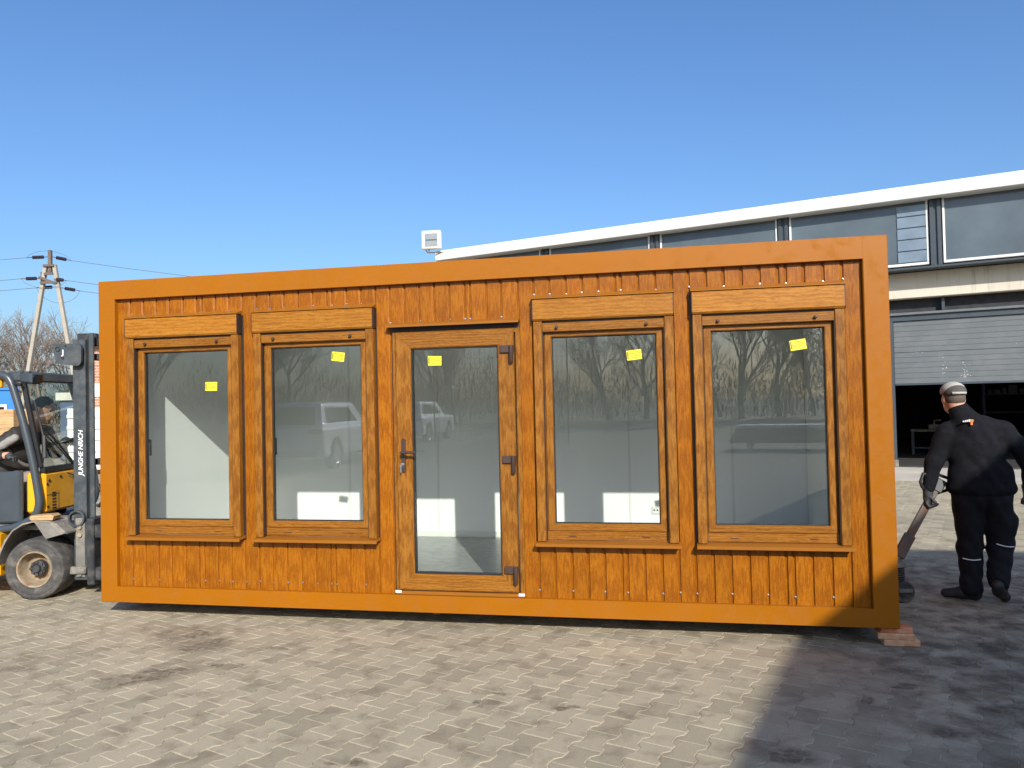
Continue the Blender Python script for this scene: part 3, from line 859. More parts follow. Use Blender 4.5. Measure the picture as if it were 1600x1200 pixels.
# ------------------------------------------------------------------ factory hall behind (local: x along its front, y into it, z up)
FA = radians(-29)
hall = thing('factory_hall', (8.71, 17.55, 0), 'long factory hall with dark glazed upper band, white roof edge and half open grey door', 'building', FA)
S0, S1 = -12.3, 12.0
def hp_(name, bx, m, c=0.0, parent=None):
    mb = MB(); mb.box(*bx, c=c); return obj(name, mb, M[m], parent or hall)
mb = MB()
mb.prism([(-.05, 5.99), (-.30, 5.97), (-.37, 6.00), (-.395, 6.10), (-.38, 6.22), (-.33, 6.29), (-.2, 6.32), (.4, 6.33), (.4, 6.10), (-.05, 6.10)], lambda y, z, q: ((S0, S1)[q], y, z)); obj('roof_edge', mb, M['white_metal'], hall)
hp_('roof', (S0 + .02, S1 - .02, .4, 16, 6.05, 6.30), 'white_metal')
cols = [.95 + 3.24 * k for k in range(-4, 4)]
prev = S0
for c in cols + [S1]:
    a, b = prev, (c - .125 if c < S1 else S1)
    pn = hp_('glazing_panel', (a + .06, b - .06, -.02, .01, 4.60, 5.98), 'polycarb')
    mb = MB()
    mb.box(a + .012, b - .012, -.05, .02, 4.545, 4.600, c=.006); mb.box(a + .012, b - .012, -.05, .02, 5.98, 6.012, c=.006)
    mb.box(a + .012, a + .06, -.05, .02, 4.6002, 5.9798, c=.006); mb.box(b - .06, b - .012, -.05, .02, 4.6002, 5.9798, c=.006)
    obj('panel_frame', mb, M['white_metal'], pn)
    if c < S1:
        mb = MB(); mb.box(c - .115, c - .03, -.10, .10, 4.50, 6.015, c=.008); mb.box(c + .03, c + .115, -.10, .10, 4.50, 6.015, c=.008); mb.box(c - .03, c + .03, -.06, .08, 4.50, 6.015)
        obj('column', mb, M['mullion'], hall)
    prev = c + .125
for k in range(5):
    hp_('louvre_slat', (.18, .80, -.045, -.021, 4.62 + .262 * k, 4.62 + .262 * k + .245), 'louvre', .01)
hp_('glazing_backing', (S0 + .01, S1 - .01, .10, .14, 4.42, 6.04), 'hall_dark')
hp_('sill_strip', (S0, S1, -.09, .10, 4.455, 4.498), 'white_metal', .006)
mb = MB(); mb.prism([(-.62, 4.385), (-.62, 4.425), (.05, 4.452), (.05, 4.40)], lambda y, z, q: ((S0, S1)[q], y, z)); obj('canopy_flashing', mb, M['mullion'], hall)
hp_('concrete_beam', (S0 + .01, S1 - .01, -.10, .25, 3.81, 4.384), 'streaked', .01)
hp_('recess_panel', (S0 + .02, S1 - .02, .20, .24, 3.50, 3.809), 'hall_dark')
for x in (1.05, 3.0, 4.6): hp_('hanger_bracket', (x - .03, x + .03, .06, .19, 3.51, 3.805), 'mullion')
hp_('door_header', (-.05, 9.0, .0, .2, 3.44, 3.495), 'rolldoor', .006)
hp_('door_seal', (-.05, 9.0, .06, .2, 3.315, 3.438), 'mullion')
hp_('left_wall', (S0 + .02, -.06, .02, .22, .0, 3.80), 'concrete')
hp_('door_jamb', (-.055, .03, -.02, .22, .0, 3.31), 'mullion', .005)
hp_('jamb_guard', (-.10, .06, -.10, .0, .0, .16), 'dirty', .01)
hp_('right_wall', (9.0, S1 - .02, .02, .22, .0, 3.80), 'concrete')
rd = hp_('sectional_door', (.03, 9.0, .13, .16, 1.86, 3.312), 'rolldoor')
nsl = 12
for k in range(nsl):
    z0 = 1.885 + k * .119; g = .008 if k % 6 == 5 else .003
    mb = MB(); mb.box(.034, 8.99, .105, .1295, z0, z0 + .119 - g, c=.003); obj('door_slat', mb, M['rolldoor'], rd)
mb = MB(); mb.box(.034, 8.99, .11, .155, 1.845, 1.883, c=.004); obj('bottom_seal', mb, M['mullion'], rd)
mb = MB(); rq_ = random.Random(6)
for k in range(40):
    x, z = (rq_.choice((1.02, 1.42)) + rq_.gauss(0, .045), 1.95 + abs(rq_.gauss(0, .28))) if k < 32 else (rq_.uniform(.2, 3), rq_.uniform(2.2, 2.8))
    r_ = rq_.uniform(.003, .007); mb.lathe((x, .1035, z), (0, 1, 0), [(.001, 0), (r_, .0), (r_ * 1.2, .0014)], 6)
o = obj('paint_splashes', mb, M['decal'], rd); o['kind'] = 'stuff'
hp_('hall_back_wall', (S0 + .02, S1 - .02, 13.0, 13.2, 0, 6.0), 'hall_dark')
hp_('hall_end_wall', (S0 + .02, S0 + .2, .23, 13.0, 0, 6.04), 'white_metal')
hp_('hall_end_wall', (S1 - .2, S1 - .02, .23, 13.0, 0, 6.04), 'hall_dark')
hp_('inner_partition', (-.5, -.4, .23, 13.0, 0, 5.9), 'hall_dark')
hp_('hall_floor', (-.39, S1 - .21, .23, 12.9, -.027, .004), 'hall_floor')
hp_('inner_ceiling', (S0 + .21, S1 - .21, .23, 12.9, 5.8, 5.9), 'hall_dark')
# things just inside the door
rt = lambda x, y, z: (8.71 + cos(FA) * x - sin(FA) * y, 17.55 + sin(FA) * x + cos(FA) * y, z)
wb = thing('workbench', rt(.75, 4.2, .004), 'dark workbench with a pale top board just inside the open hall door', 'workbench', FA)
mb = MB(); mb.box(-.55, .55, -.3, .3, .62, .67, c=.005); obj('top_board', mb, M['dirty'], wb)
for sx in (-.5, .5):
    for sy in (-.25, .25):
        mb = MB(); mb.box(sx - .03, sx + .03, sy - .03, sy + .03, 0, .62); obj('leg', mb, M['mullion'], wb)
mb = MB(); mb.box(-.5, .5, -.25, .25, .16, .19); obj('lower_shelf', mb, M['mullion'], wb)
mb = MB(); mb.box(-.12, .16, -.12, .12, .67, .80, c=.02); mb.tube([(.02, 0, .78), (.02, 0, .90), (.18, -.03, .92)], .03, 8); obj('vice', mb, M['dirty'], wb)
rk = thing('storage_rack', rt(3.0, 8.0, .004), 'dark steel storage rack deep inside the hall', 'rack', FA)
for sx in (-.9, .9):
    for sy in (-.3, .3):
        mb = MB(); mb.box(sx - .03, sx + .03, sy - .03, sy + .03, 0, 2.2); obj('upright', mb, M['navy'], rk)
for z in (.3, 1.0, 1.55, 2.1):
    mb = MB(); mb.box(-.93, .93, -.32, .32, z, z + .04); obj('shelf', mb, M['mullion'], rk)
mb = MB(); r_ = random.Random(4); x = -.8
while x < .75:
    w_ = r_.uniform(.1, .25); mb.box(x, x + w_, -.25, .2, 1.59, 1.59 + r_.uniform(.1, .3), c=.01); x += w_ + .04
o = obj('stored_boxes', mb, M['mullion'], rk); o['kind'] = 'stuff'
mb = MB()
ax = [rt(-9, -.16, 0), rt(12, -.16, 0), rt(12, -3.1, 0), rt(-9, -3.1, 0)]
mb.add([(x, y, z) for z in (-.028, .004) for x, y, _ in ax], [(0, 1, 2, 3), (4, 5, 6, 7), (0, 1, 5, 4), (1, 2, 6, 5), (2, 3, 7, 6), (3, 0, 4, 7)])
tag(obj('concrete_apron', mb, M['apron'], smooth=0), kind='structure')
# floodlight on the roof corner
fl = thing('floodlight', rt(-12.05, -.38, 6.30), 'square white floodlight on the left end of the hall roof edge', 'floodlight', radians(-8))
mb = MB(); mb.box(-.62, -.02, -.10, .06, .02, .58, c=.03); obj('housing', mb, M['white_metal'], fl)
mb = MB(); mb.box(-.50, -.12, -.104, -.1005, .10, .48); obj('reflector', mb, M['white'], fl)
mb = MB(); mb.box(-.48, -.14, -.108, -.1042, .27, .31); obj('lamp_tube', mb, M['galv'], fl)
mb = MB(); mb.box(-.51, -.11, -.116, -.110, .09, .49); obj('lens', mb, M['lamp'], fl, smooth=0)
mb = MB(); mb.tube([(-.5, -.02, .0), (-.44, -.02, -.07), (-.2, -.02, -.08), (.1, .02, -.08), (.3, .12, -.06)], .022, 8); mb.tube([(-.4, -.02, -.07), (-.4, -.02, .03)], .02, 6); obj('bracket', mb, M['galv'], fl)

# ------------------------------------------------------------------ workshop to the right of the camera: its roof throws the shadow over the yard
A_ = Vector((5.39, -.30, 0)); dB = Vector((-.469, -.883, 0)); dD = Vector((.973, -.23, 0))
B_ = A_ + dB * 6.6; C_ = B_ + dD * 9; D_ = A_ + dD * 9
wk = thing('workshop', tuple(A_), 'low grey workshop beside the yard whose roof edge shades the paving', 'building')
P4 = [A_, B_, C_, D_]
for a, b in zip(P4, P4[1:] + P4[:1]):
    d = (b - a).normalized(); nrm = Vector((d.y, -d.x, 0)); mid = (A_ + C_) / 2
    if nrm.dot(mid - a) < 0: nrm = -nrm
    mb = MB()
    q = [a + nrm * .12 + d * .0, b + nrm * .12, b + nrm * .32, a + nrm * .32]
    mb.add([(p.x, p.y, z) for z in (0, 4.78) for p in q], [(0, 1, 2, 3), (4, 5, 6, 7), (0, 1, 5, 4), (1, 2, 6, 5), (2, 3, 7, 6), (3, 0, 4, 7)])
    obj('wall', mb, M['white_metal'], wk, world=True, smooth=0)
mb = MB(); mb.add([(p.x, p.y, z) for z in (4.782, 5.0) for p in P4], [(0, 1, 2, 3), (4, 5, 6, 7), (0, 1, 5, 4), (1, 2, 6, 5), (2, 3, 7, 6), (3, 0, 4, 7)])
obj('roof', mb, M['mullion'], wk, world=True, smooth=0)

# ------------------------------------------------------------------ forklift (world metres, faces +x)
lift = thing('forklift', (-4.9, 7.45, 0), 'yellow and grey counterbalance forklift lifting the left end of the cabin', 'forklift')
def L(name, mb, m, parent=None, smooth=35): return obj(name, mb, M[m] if isinstance(m, str) else m, parent or lift, world=True, smooth=smooth)
def lbox(name, bx, m, c=0.006, parent=None):
    mb = MB(); mb.box(*bx, c=c); return L(name, mb, m, parent)
def wheel(cx, y0, y1, r, out):
    w = abs(y1 - y0); ys = 1 if y1 > y0 else -1
    mb = MB()
    mb.lathe((cx, y0, r), (0, ys, 0), [(r * .58, .022), (r * .61, .008), (r * .66, .010), (r * .70, .004), (r * .80, .002), (r * .84, .008), (r * .90, .006), (r * .965, .016), (r, .040), (r * 1.0, w * .5), (r, w - .04), (r * .95, w - .012), (r * .6, w - .01)], 48)
    t = L('wheel', mb, 'tyre')
    mb = MB(); mb.lathe((cx, y0, r), (0, ys, 0), [(r * .60, .018), (r * .585, .006), (r * .54, .010), (r * .51, .035), (r * .49, .10), (r * .44, .125), (r * .30, .13), (r * .27, .125), (r * .25, .10), (0.001, .10)], 40)
    ri = L('rim', mb, 'rim', t)
    mb = MB(); mb.lathe((cx, y0, r), (0, ys, 0), [(r * .26, .11), (r * .25, .062), (r * .14, .055), (r * .12, .035), (0.001, .033)], 24)
    for k in range(8):
        th = 2 * pi * k / 8; mb.lathe((cx + r * .195 * cos(th), y0, r + r * .195 * sin(th)), (0, ys, 0), [(.0145, .075), (.0145, .045), (.001, .044)], 6)
    L('hub', mb, 'lift_dark', t)
wheel(-4.283, 6.85, 7.13, .272, 1); wheel(-4.283, 8.05, 7.77, .272, -1)
wheel(-5.75, 6.98, 7.16, .225, 1); wheel(-5.75, 7.92, 7.74, .225, -1)
lbox('chassis', (-6.05, -4.62, 6.90, 8.0, .20, .60), 'lift_yellow', .02)
lbox('drive_axle', (-4.62, -4.0, 7.14, 7.76, .14, .62), 'lift_dark', .02)
mb = MB(); mb.prism([(-6.45, .25), (-6.45, .95), (-6.30, 1.12), (-5.62, 1.12), (-5.62, .602), (-6.05, .602), (-6.05, .25)], lambda x, z, q: (x, (6.93, 7.97)[q], z)); L('counterweight', mb, 'lift_grey')
mb = MB()
FP = [(-4.60, .33), (-4.575, .44), (-4.53, .54), (-4.46, .63), (-4.37, .685), (-4.28, .705), (-4.14, .700), (-4.06, .675), (-3.975, .595)]
outl = FP + [(x * 1 + (.012 if i < 3 else .006 if i < 5 else 0), z - .012) for i, (x, z) in reversed(list(enumerate(FP)))]
mb.prism(outl, lambda x, z, q: (x, (6.835, 7.20)[q], z)); fe = L('fender', mb, 'dirty')
mb = MB(); mb.prism([(-4.26, .693), (-4.06, .676), (-3.975, .594), (-4.16, .545)], lambda x, z, q: (x, (6.832, 6.842)[q], z)); L('fender_skirt', mb, 'dirty', fe)
lbox('floor_plate', (-5.25, -4.31, 6.97, 7.93, .605, .655), 'dirty', .006)
lbox('hip_panel', (-5.3, -4.475, 6.985, 7.045, .665, 1.135), 'lift_side', .02)
lbox('engine_hood', (-5.6, -4.76, 7.06, 7.9, .66, .98), 'lift_dark', .03)
st_ = lbox('seat', (-5.15, -4.70, 7.2, 7.7, .981, 1.09), 'black', .04)
mb = MB(); mb.box(-5.28, -5.12, 7.22, 7.68, 1.06, 1.62, c=.05); L('seat_back', mb, 'black', st_)
cw = lbox('front_cowl', (-4.46, -4.283, 7.03, 7.87, .745, 1.112), 'lift_yellow', .02)
for k in range(6):
    mb = MB(); z = .775 + .028 * k; mb.box(-4.2829, -4.2795, 7.135, 7.195, z, z + .011); L('vent_slot', mb, 'black', cw, 0)
mb = MB(); mb.box(-4.2829, -4.2805, 7.055, 7.235, .905, .909); mb.box(-4.2829, -4.2805, 7.235, 7.239, .76, .93); L('hatch_seam', mb, 'lift_dark', cw, 0)
for y, z in ((7.06, 1.01), (7.09, 1.04), (7.27, 1.06), (7.07, .80)):
    mb = MB(); mb.lathe((-4.276, y, z), (-1, 0, 0), [(.001, 0), (.013, .001), (.013, .006)], 12); L('cowl_knob', mb, 'black', cw)
mb = MB(); mb.tube([(-4.27, 7.36, 1.085), (-4.25, 7.42, 1.06), (-4.26, 7.46, 1.0), (-4.27, 7.55, .985)], .006, 6); L('cable', mb, 'black', cw)
lbox('screen_bottom_bar', (-4.335, -4.285, 7.03, 7.87, 1.113, 1.165), 'black', .006)
# curved overhead guard: near and far frame, front beam, roof
PP = [(-5.65, 2.02), (-5.2, 2.035), (-4.75, 2.03), (-4.625, 2.012), (-4.56, 1.965), (-4.508, 1.813), (-4.435, 1.551), (-4.362, 1.232), (-4.312, .943), (-4.306, .827), (-4.350, .725), (-4.47, .655), (-4.64, .618), (-5.1, .600), (-5.5, .60)]
def smooth_path(P, n=4):
    P = [Vector((p[0], 0, p[1])) for p in P]; out = []
    for i in range(len(P) - 1):
        a, b, c, d = P[max(i - 1, 0)], P[i], P[i + 1], P[min(i + 2, len(P) - 1)]
        for k in range(n):
            t = k / n
            out.append(.5 * ((2 * b) + (c - a) * t + (2 * a - 5 * b + 4 * c - d) * t * t + (3 * b - a - 3 * c + d) * t ** 3))
    return out + [P[-1]]
for y in (6.975, 7.925):
    mb = MB(); mb.tube([(p.x, y, p.z) for p in smooth_path(PP)], .034, 12); L('guard_frame', mb, 'lift_side')
for y in (6.975, 7.925):
    mb = MB(); mb.tube([(-5.62, y, 2.01), (-5.7, y, 1.5), (-5.66, y, .9)], .035, 10); L('rear_pillar', mb, 'lift_side')
lbox('roof_front_beam', (-4.60, -4.47, 6.99, 7.91, 1.955, 2.045), 'lift_grey', .012)
for k in range(6):
    lbox('roof_bar', (-5.55, -4.602, 7.08 + k * .15, 7.11 + k * .15, 1.99, 2.04), 'lift_dark', .005)
lbox('roof_lining', (-5.3, -4.66, 7.0, 7.05, 1.90, 1.985), 'lift_yellow', .01)
# windscreen, leaning back
def scr(y, z): return (-4.312 - (z - 1.165) * .19, y, z)
mb = MB(); mb.add([scr(7.03, 1.167), scr(7.87, 1.167), scr(7.87, 1.953), scr(7.03, 1.953)] + [(p[0] - .006, p[1], p[2]) for p in (scr(7.03, 1.167), scr(7.87, 1.167), scr(7.87, 1.953), scr(7.03, 1.953))], [(0, 1, 2, 3), (4, 5, 6, 7), (0, 1, 5, 4), (1, 2, 6, 5), (2, 3, 7, 6), (3, 0, 4, 7)])
ws = L('windscreen', mb, 'clear', None, 0)
for y in (7.025, 7.875):
    mb = MB(); mb.bar((-4.318, y, 1.165), (-4.470, y, 1.955), .03, .04); L('screen_edge', mb, 'black', ws)
mb = MB()
mb.tube([(-4.28, 7.50, 1.16), (-4.30, 7.36, 1.30), (-4.335, 7.19, 1.47), (-4.35, 7.12, 1.53)], .010, 6); mb.tube([(-4.285, 7.47, 1.165), (-4.30, 7.33, 1.29), (-4.335, 7.16, 1.44)], .006, 6)
mb.tube([(-4.325, 7.06, 1.20), (-4.345, 7.12, 1.42), (-4.38, 7.10, 1.62), (-4.41, 7.08, 1.78)], .011, 6); mb.tube([(-4.32, 7.085, 1.25), (-4.34, 7.11, 1.45)], .018, 6)
L('wiper', mb, 'black', ws)
# steering wheel
sw = MB(); sc_, ax_ = Vector((-4.40, 7.52, 1.36)), Vector((-.35, 0, 1)).normalized(); a1 = ax_.cross(Vector((0, 1, 0))).normalized(); a2 = ax_.cross(a1)
sw.tube([sc_ + (a1 * cos(t) + a2 * sin(t)) * .125 for t in [2 * pi * i / 24 for i in range(24)]], .015, 8, closed=True)
for t in (0.3, 2.4, 4.5): sw.tube([sc_ - ax_ * .02, sc_ + (a1 * cos(t) + a2 * sin(t)) * .12], .011, 6)
sw.tube([sc_ - ax_ * .02, (-4.34, 7.52, 1.14)], .022, 8)
kp = sc_ + a1 * .10; sw.tube([kp, kp + ax_ * .05], .010, 6); sw.ball(tuple(kp + ax_ * .075), .026)
L('steering_wheel', sw, 'black')
# work lamp
wl = MB(); wl.bar((-4.47, 7.06, 1.985), (-4.34, 7.02, 1.975), .13, .10, c=.02); wl.tube([(-4.50, 7.06, 2.03), (-4.42, 7.05, 2.03)], .02, 6); lp = L('work_lamp', wl, 'lift_side')
mb = MB(); mb.bar((-4.3385, 7.02, 1.975), (-4.336, 7.019, 1.975), .10, .075, c=0); L('lamp_lens', mb, 'chrome', lp, 0)
mb = MB(); mb.tube([(-4.56, 6.99, 1.97), (-4.50, 6.96, 1.93), (-4.44, 6.95, 1.92)], .016, 6); L('lamp_arm', mb, 'black', lp)
# mast
mast = lbox('mast_channel', (-4.006, -3.888, 7.0, 7.022, .14, 2.325), 'lift_grey', .004)
mb = MB(); mb.box(-4.006, -3.975, 7.0222, 7.10, .14, 2.325, c=.004); mb.box(-3.915, -3.888, 7.0222, 7.10, .14, 2.325, c=.004); L('channel_flange', mb, 'lift_grey', mast)
inn = lbox('inner_channel', (-3.870, -3.826, 7.02, 7.045, .20, 2.385), 'lift_grey', .005)
mb = MB(); mb.box(-3.884, -3.872, 7.03, 7.10, .2, 2.36); L('chain_gap', mb, 'black', inn)
far = lbox('mast_channel', (-4.006, -3.888, 7.76, 7.782, .14, 2.325), 'lift_grey', .004)
lbox('inner_channel', (-3.870, -3.824, 7.65, 7.78, .20, 2.385), 'lift_grey', .005)
for z, xx in ((2.30, -3.855), (2.17, -3.855), (1.2, -3.855)):
    lbox('cross_member', (xx - .03, xx + .03, 7.11, 7.64, z - .03, z + .03), 'lift_dark', .006)
lbox('top_bracket', (-4.02, -3.845, 7.10, 7.16, 2.28, 2.39), 'lift_dark', .006)
for y in (7.34, 7.44):
    mb = MB(); mb.tube([(-3.90, y, .2), (-3.90, y, 2.25)], .028, 10); L('lift_cylinder', mb, 'lift_dark')
lbox('cab_bracket', (-4.10, -4.008, 7.28, 7.36, 1.93, 2.02), 'lift_grey', .006)
mb = MB()
def rr(cx, cz, w, h, r, n=5):
    o = []
    for qx, qz, a0 in ((1, 1, 0), (-1, 1, pi / 2), (-1, -1, pi), (1, -1, 3 * pi / 2)):
        for i in range(n + 1):
            t = a0 + pi / 2 * i / n; o.append((cx + qx * (w / 2 - r) + r * cos(t), cz + qz * (h / 2 - r) + r * sin(t)))
    return o
mb.prism([(x + (z - 2.18) * -.16 * (1 if x < -4.0 else -.15), z + (.02 if x < -4.02 and z < 2.15 else 0)) for x, z in rr(-4.012, 2.182, .245, .205, .045)], lambda x, z, q: (x, (6.935, 6.965)[q], z)); pl_ = L('lamp_guard_plate', mb, 'lift_grey')
mb = MB(); mb.box(-4.03, -3.95, 6.9652, 7.0, 2.14, 2.22); L('plate_bracket', mb, 'black', pl_)
mb = MB(); mb.lathe((-4.10, 6.928, 2.235), (0, 1, 0), [(.018, 0), (.022, .004), (.022, .0065)], 20); mb.lathe((-4.03, 6.930, 2.262), (0, 1, 0), [(.001, 0), (.009, .0), (.009, .0048)], 10); mb.lathe((-4.055, 6.930, 2.155), (0, 1, 0), [(.001, 0), (.013, .0), (.013, .0048)], 10)
L('plate_bolt', mb, 'black', pl_)

def text_mesh(name, body, size, spacing=1.0, bold=0.0, extrude=.0006):
    cu = bpy.data.curves.new(name, 'FONT'); cu.body = body; cu.size = size; cu.space_character = spacing; cu.offset = bold; cu.extrude = extrude
    cu.align_x = 'LEFT'
    t = bpy.data.objects.new(name, cu); COL.objects.link(t)
    bpy.context.view_layer.update()
    me = bpy.data.meshes.new_from_object(t.evaluated_get(bpy.context.evaluated_depsgraph_get()))
    bpy.data.objects.remove(t); bpy.data.curves.remove(cu)
    return me
def put_text(name, body, size, mat4, m, parent, **k):
    me = text_mesh(name, body, size, **k); me.materials.append(M[m]); me.transform(mat4)
    o = bpy.data.objects.new(name, me); COL.objects.link(o); o.parent = parent
    return o
org = chain(lift)
# letters run up the mast, read from below; the second I has worn off
T = Matrix(((0, -1, 0, -3.918 - org.x), (0, 0, -1, 6.9985 - org.y), (1, 0, 0, 1.085 - org.z), (0, 0, 0, 1)))
sh = Matrix(((1, .22, 0, 0), (0, 1, 0, 0), (0, 0, 1, 0), (0, 0, 0, 1)))
put_text('lettering', 'JUNGHE NRICH', .059, T @ sh, 'decal', mast, spacing=.98, bold=.0009)
T = Matrix(((1, 0, 0, -4.062 - org.x), (0, 0, -1, 6.934 - org.y), (0, 1, 0, 2.185 - org.z), (0, 0, 0, 1)))
put_text('emblem', 'J', .062, T, 'decal', pl_, bold=.0022)
# carriage and forks
mb = MB(); mb.box(-3.985, -3.90, 6.985, 6.999, .17, .70, c=.004); L('tilt_bracket', mb, 'dirty')
mb = MB(); mb.lathe((-3.965, 6.992, .70), (0, 1, 0), [(.06, -.03), (.075, -.03), (.075, .01), (.06, .01), (.06, -.03)], 20); L('hose_guide', mb, 'lift_grey')
for z in (.62, .55, .25, .20):
    mb = MB(); mb.lathe((-3.94, 6.965, z), (0, 1, 0), [(.001, 0), (.02, .0), (.022, .006), (.022, .0195)], 6 if z > .6 else 12); L('bolt', mb, 'rim' if z > .3 else 'dirty')
lbox('foot_bracket', (-4.07, -3.88, 6.95, 7.0, .20, .27), 'dirty', .01)
lbox('carriage_plate', (-3.868, -3.80, 6.95, 7.85, .10, .70), 'lift_dark', .01)
lbox('carriage_rail', (-3.80, -3.74, 6.96, 7.84, .14, .26), 'lift_dark', .01)
lbox('carriage_rail', (-3.80, -3.74, 6.96, 7.84, .52, .64), 'lift_dark', .01)
for y in (7.15, 7.60):
    mb = MB(); mb.box(-3.74, -3.69, y - .06, y + .06, .055, .72, c=.006); mb.prism([(-3.69, .055), (-3.69, .105), (-2.7, .075), (-2.7, .06)], lambda x, z, q: (x, (y - .06, y + .06)[q], z)); L('fork', mb, 'lift_dark')
mb = MB(); mb.tube([(-3.78, 7.0, 1.0), (-3.74, 6.99, .93), (-3.74, 7.0, .85), (-3.79, 7.02, .80)], .016, 8); L('hose', mb, 'black')
mb = MB(); mb.prism([(-4.305, .7065), (-4.325, .725), (-4.31, .748), (-4.13, .758), (-4.105, .74), (-4.115, .7065)], lambda x, z, q: (x, (6.86, 6.97)[q], z))
tag(obj('wood_block', mb, M['lumber'], smooth=0, loc=(-4.2, 6.9, .706)), 'pale offcut of wood lying on the forklift fender', 'wood block')

# ------------------------------------------------------------------ people: one continuous body each, clothes as children
def person_mesh(prims, lo, hi, h, k=.035, fold=0.0, ff=28.0):
    def f(P):
        ds = []
        for p in prims:
            if p[0] == 'c': ds.append(sd_cone(P, *p[1:]))
            else: ds.append(sd_ell(P, *p[1:]))
        d = union(ds, k)
        if fold: d = d + fold * (np.sin(ff * P[..., 2] + 9 * np.sin(7 * P[..., 0] + 4 * P[..., 1])) * np.sin(6 * P[..., 0] + 11 * P[..., 2] + 8 * P[..., 1]))
        return d
    return nets(f, lo, hi, h)
def cloth(name, prims, m, parent, h=.011, k=.035, fold=0.0, ff=28.0, cut=None):
    pts = []
    for p in prims:
        if p[0] == 'c': pts += [(np.array(p[1]), p[3]), (np.array(p[2]), p[4])]
        else: pts.append((np.array(p[1]), max(p[2])))
    lo = np.min([q - r for q, r in pts], 0) - .03; hi = np.max([q + r for q, r in pts], 0) + .03
    if cut:
        def f(P):
            ds = [sd_cone(P, *p[1:]) if p[0] == 'c' else sd_ell(P, *p[1:]) for p in prims]
            d = union(ds, k)
            if fold: d = d + fold * (np.sin(ff * P[..., 2] + 9 * np.sin(7 * P[..., 0] + 4 * P[..., 1])) * np.sin(6 * P[..., 0] + 11 * P[..., 2] + 8 * P[..., 1]))
            return np.maximum(d, cut(P))
        mb = nets(f, lo, hi, h)
    else:
        mb = person_mesh(prims, lo, hi, h, k, fold, ff)
    return obj(name, mb, M[m], parent, smooth=60)
def rotz(a): return [[cos(a), -sin(a), 0], [sin(a), cos(a), 0], [0, 0, 1]]

# man pulling the pallet truck, seen from behind (local: +y away from the camera)
man = thing('person', (3.66, 6.14, 0), 'man in grey cap and black work clothes walking away, pulling the pallet truck handle', 'person', radians(-20))
HX, HY, HZ = -.112, .04, 1.625
yaw = radians(14)       # face turned to the left
RH = rotz(yaw)
def hd(x, y, z): return (HX + x * cos(yaw) - y * sin(yaw), HY + x * sin(yaw) + y * cos(yaw), HZ + z)
armL = [('c', (-.185, .0, 1.335), (-.278, -.01, 1.105), .080, .065), ('c', (-.278, -.01, 1.105), (-.325, -.03, .905), .064, .050)]
armR = [('c', (.235, .0, 1.335), (.385, .0, 1.12), .080, .066), ('c', (.385, .0, 1.12), (.40, .05, .93), .066, .052)]
legL = [('c', (-.04, .0, .80), (-.035, .035, .42), .118, .088), ('c', (-.035, .035, .42), (-.04, .0, .11), .088, .080)]
legR = [('c', (.15, .0, .80), (.185, .06, .46), .118, .090), ('c', (.185, .06, .46), (.135, -.07, .19), .088, .080)]
thin = lambda L_, d: [(p[0], p[1], p[2], p[3] - d, p[4] - d) if p[0] == 'c' else (p[0], p[1], tuple(r - d for r in p[2])) + p[3:] for p in L_]
torso = [('e', (.025, .0, 1.24), (.222, .135, .25)), ('c', (-.16, .0, 1.365), (.20, .0, 1.37), .066, .068), ('e', (.05, .0, .99), (.235, .155, .20)), ('c', (-.085, .01, 1.525), (-.02, -.005, 1.40), .074, .115)]
head = [('e', hd(0, 0, .01), (.076, .098, .112), RH), ('e', hd(0, .035, -.065), (.058, .066, .07), RH), ('c', hd(0, -.02, -.06), (-.06, .0, 1.44), .060, .066),
        ('e', hd(0, .105, -.025), (.013, .02, .022), RH), ('e', hd(.078, .0, -.02), (.012, .022, .032), RH), ('e', hd(-.078, .0, -.02), (.012, .022, .032), RH), ('e', hd(0, .085, -.10), (.03, .02, .02), RH)]
body = thin(torso, .012) + thin(armL, .012) + thin(armR, .012) + thin(legL, .02) + thin(legR, .02) + head
body += [('c', (-.325, -.03, .91), (-.330, -.035, .84), .028, .026), ('c', (.40, .05, .93), (.386, .06, .86), .028, .026)]
obj('body', person_mesh(body, (-.52, -.25, .05), (.55, .25, 1.80), .0095, .022), M['skin'], man, smooth=60)
cloth('jacket', torso + [('e', (.05, .0, .90), (.25, .165, .10))] + armL + armR, 'fleece', man, .0095, .032, .0050, 26, cut=lambda P: np.maximum(.852 - P[..., 2], P[..., 2] - (1.568 + .30 * (P[..., 0] + .08))))
cloth('trousers', [('e', (.052, .0, .85), (.215, .145, .13))] + legL + legR + [('c', (.255, .02, .66), (.25, .02, .56), .05, .045)], 'trouser', man, .0095, .035, .0065, 34, cut=lambda P: .045 + .06 * (P[..., 0] > .06) - P[..., 2])
cloth('shoe', [('c', (-.015, .01, .060), (-.10, .03, .062), .052, .050), ('c', (-.10, .03, .060), (-.215, .055, .045), .048, .036)], 'shoe', man, .006, .02, cut=lambda P: .004 - P[..., 2])
cloth('shoe', [('c', (.112, -.135, .165), (.140, -.07, .115), .046, .050), ('c', (.14, -.07, .11), (.195, .03, .046), .050, .040)], 'shoe', man, .006, .02, cut=lambda P: .004 - P[..., 2])
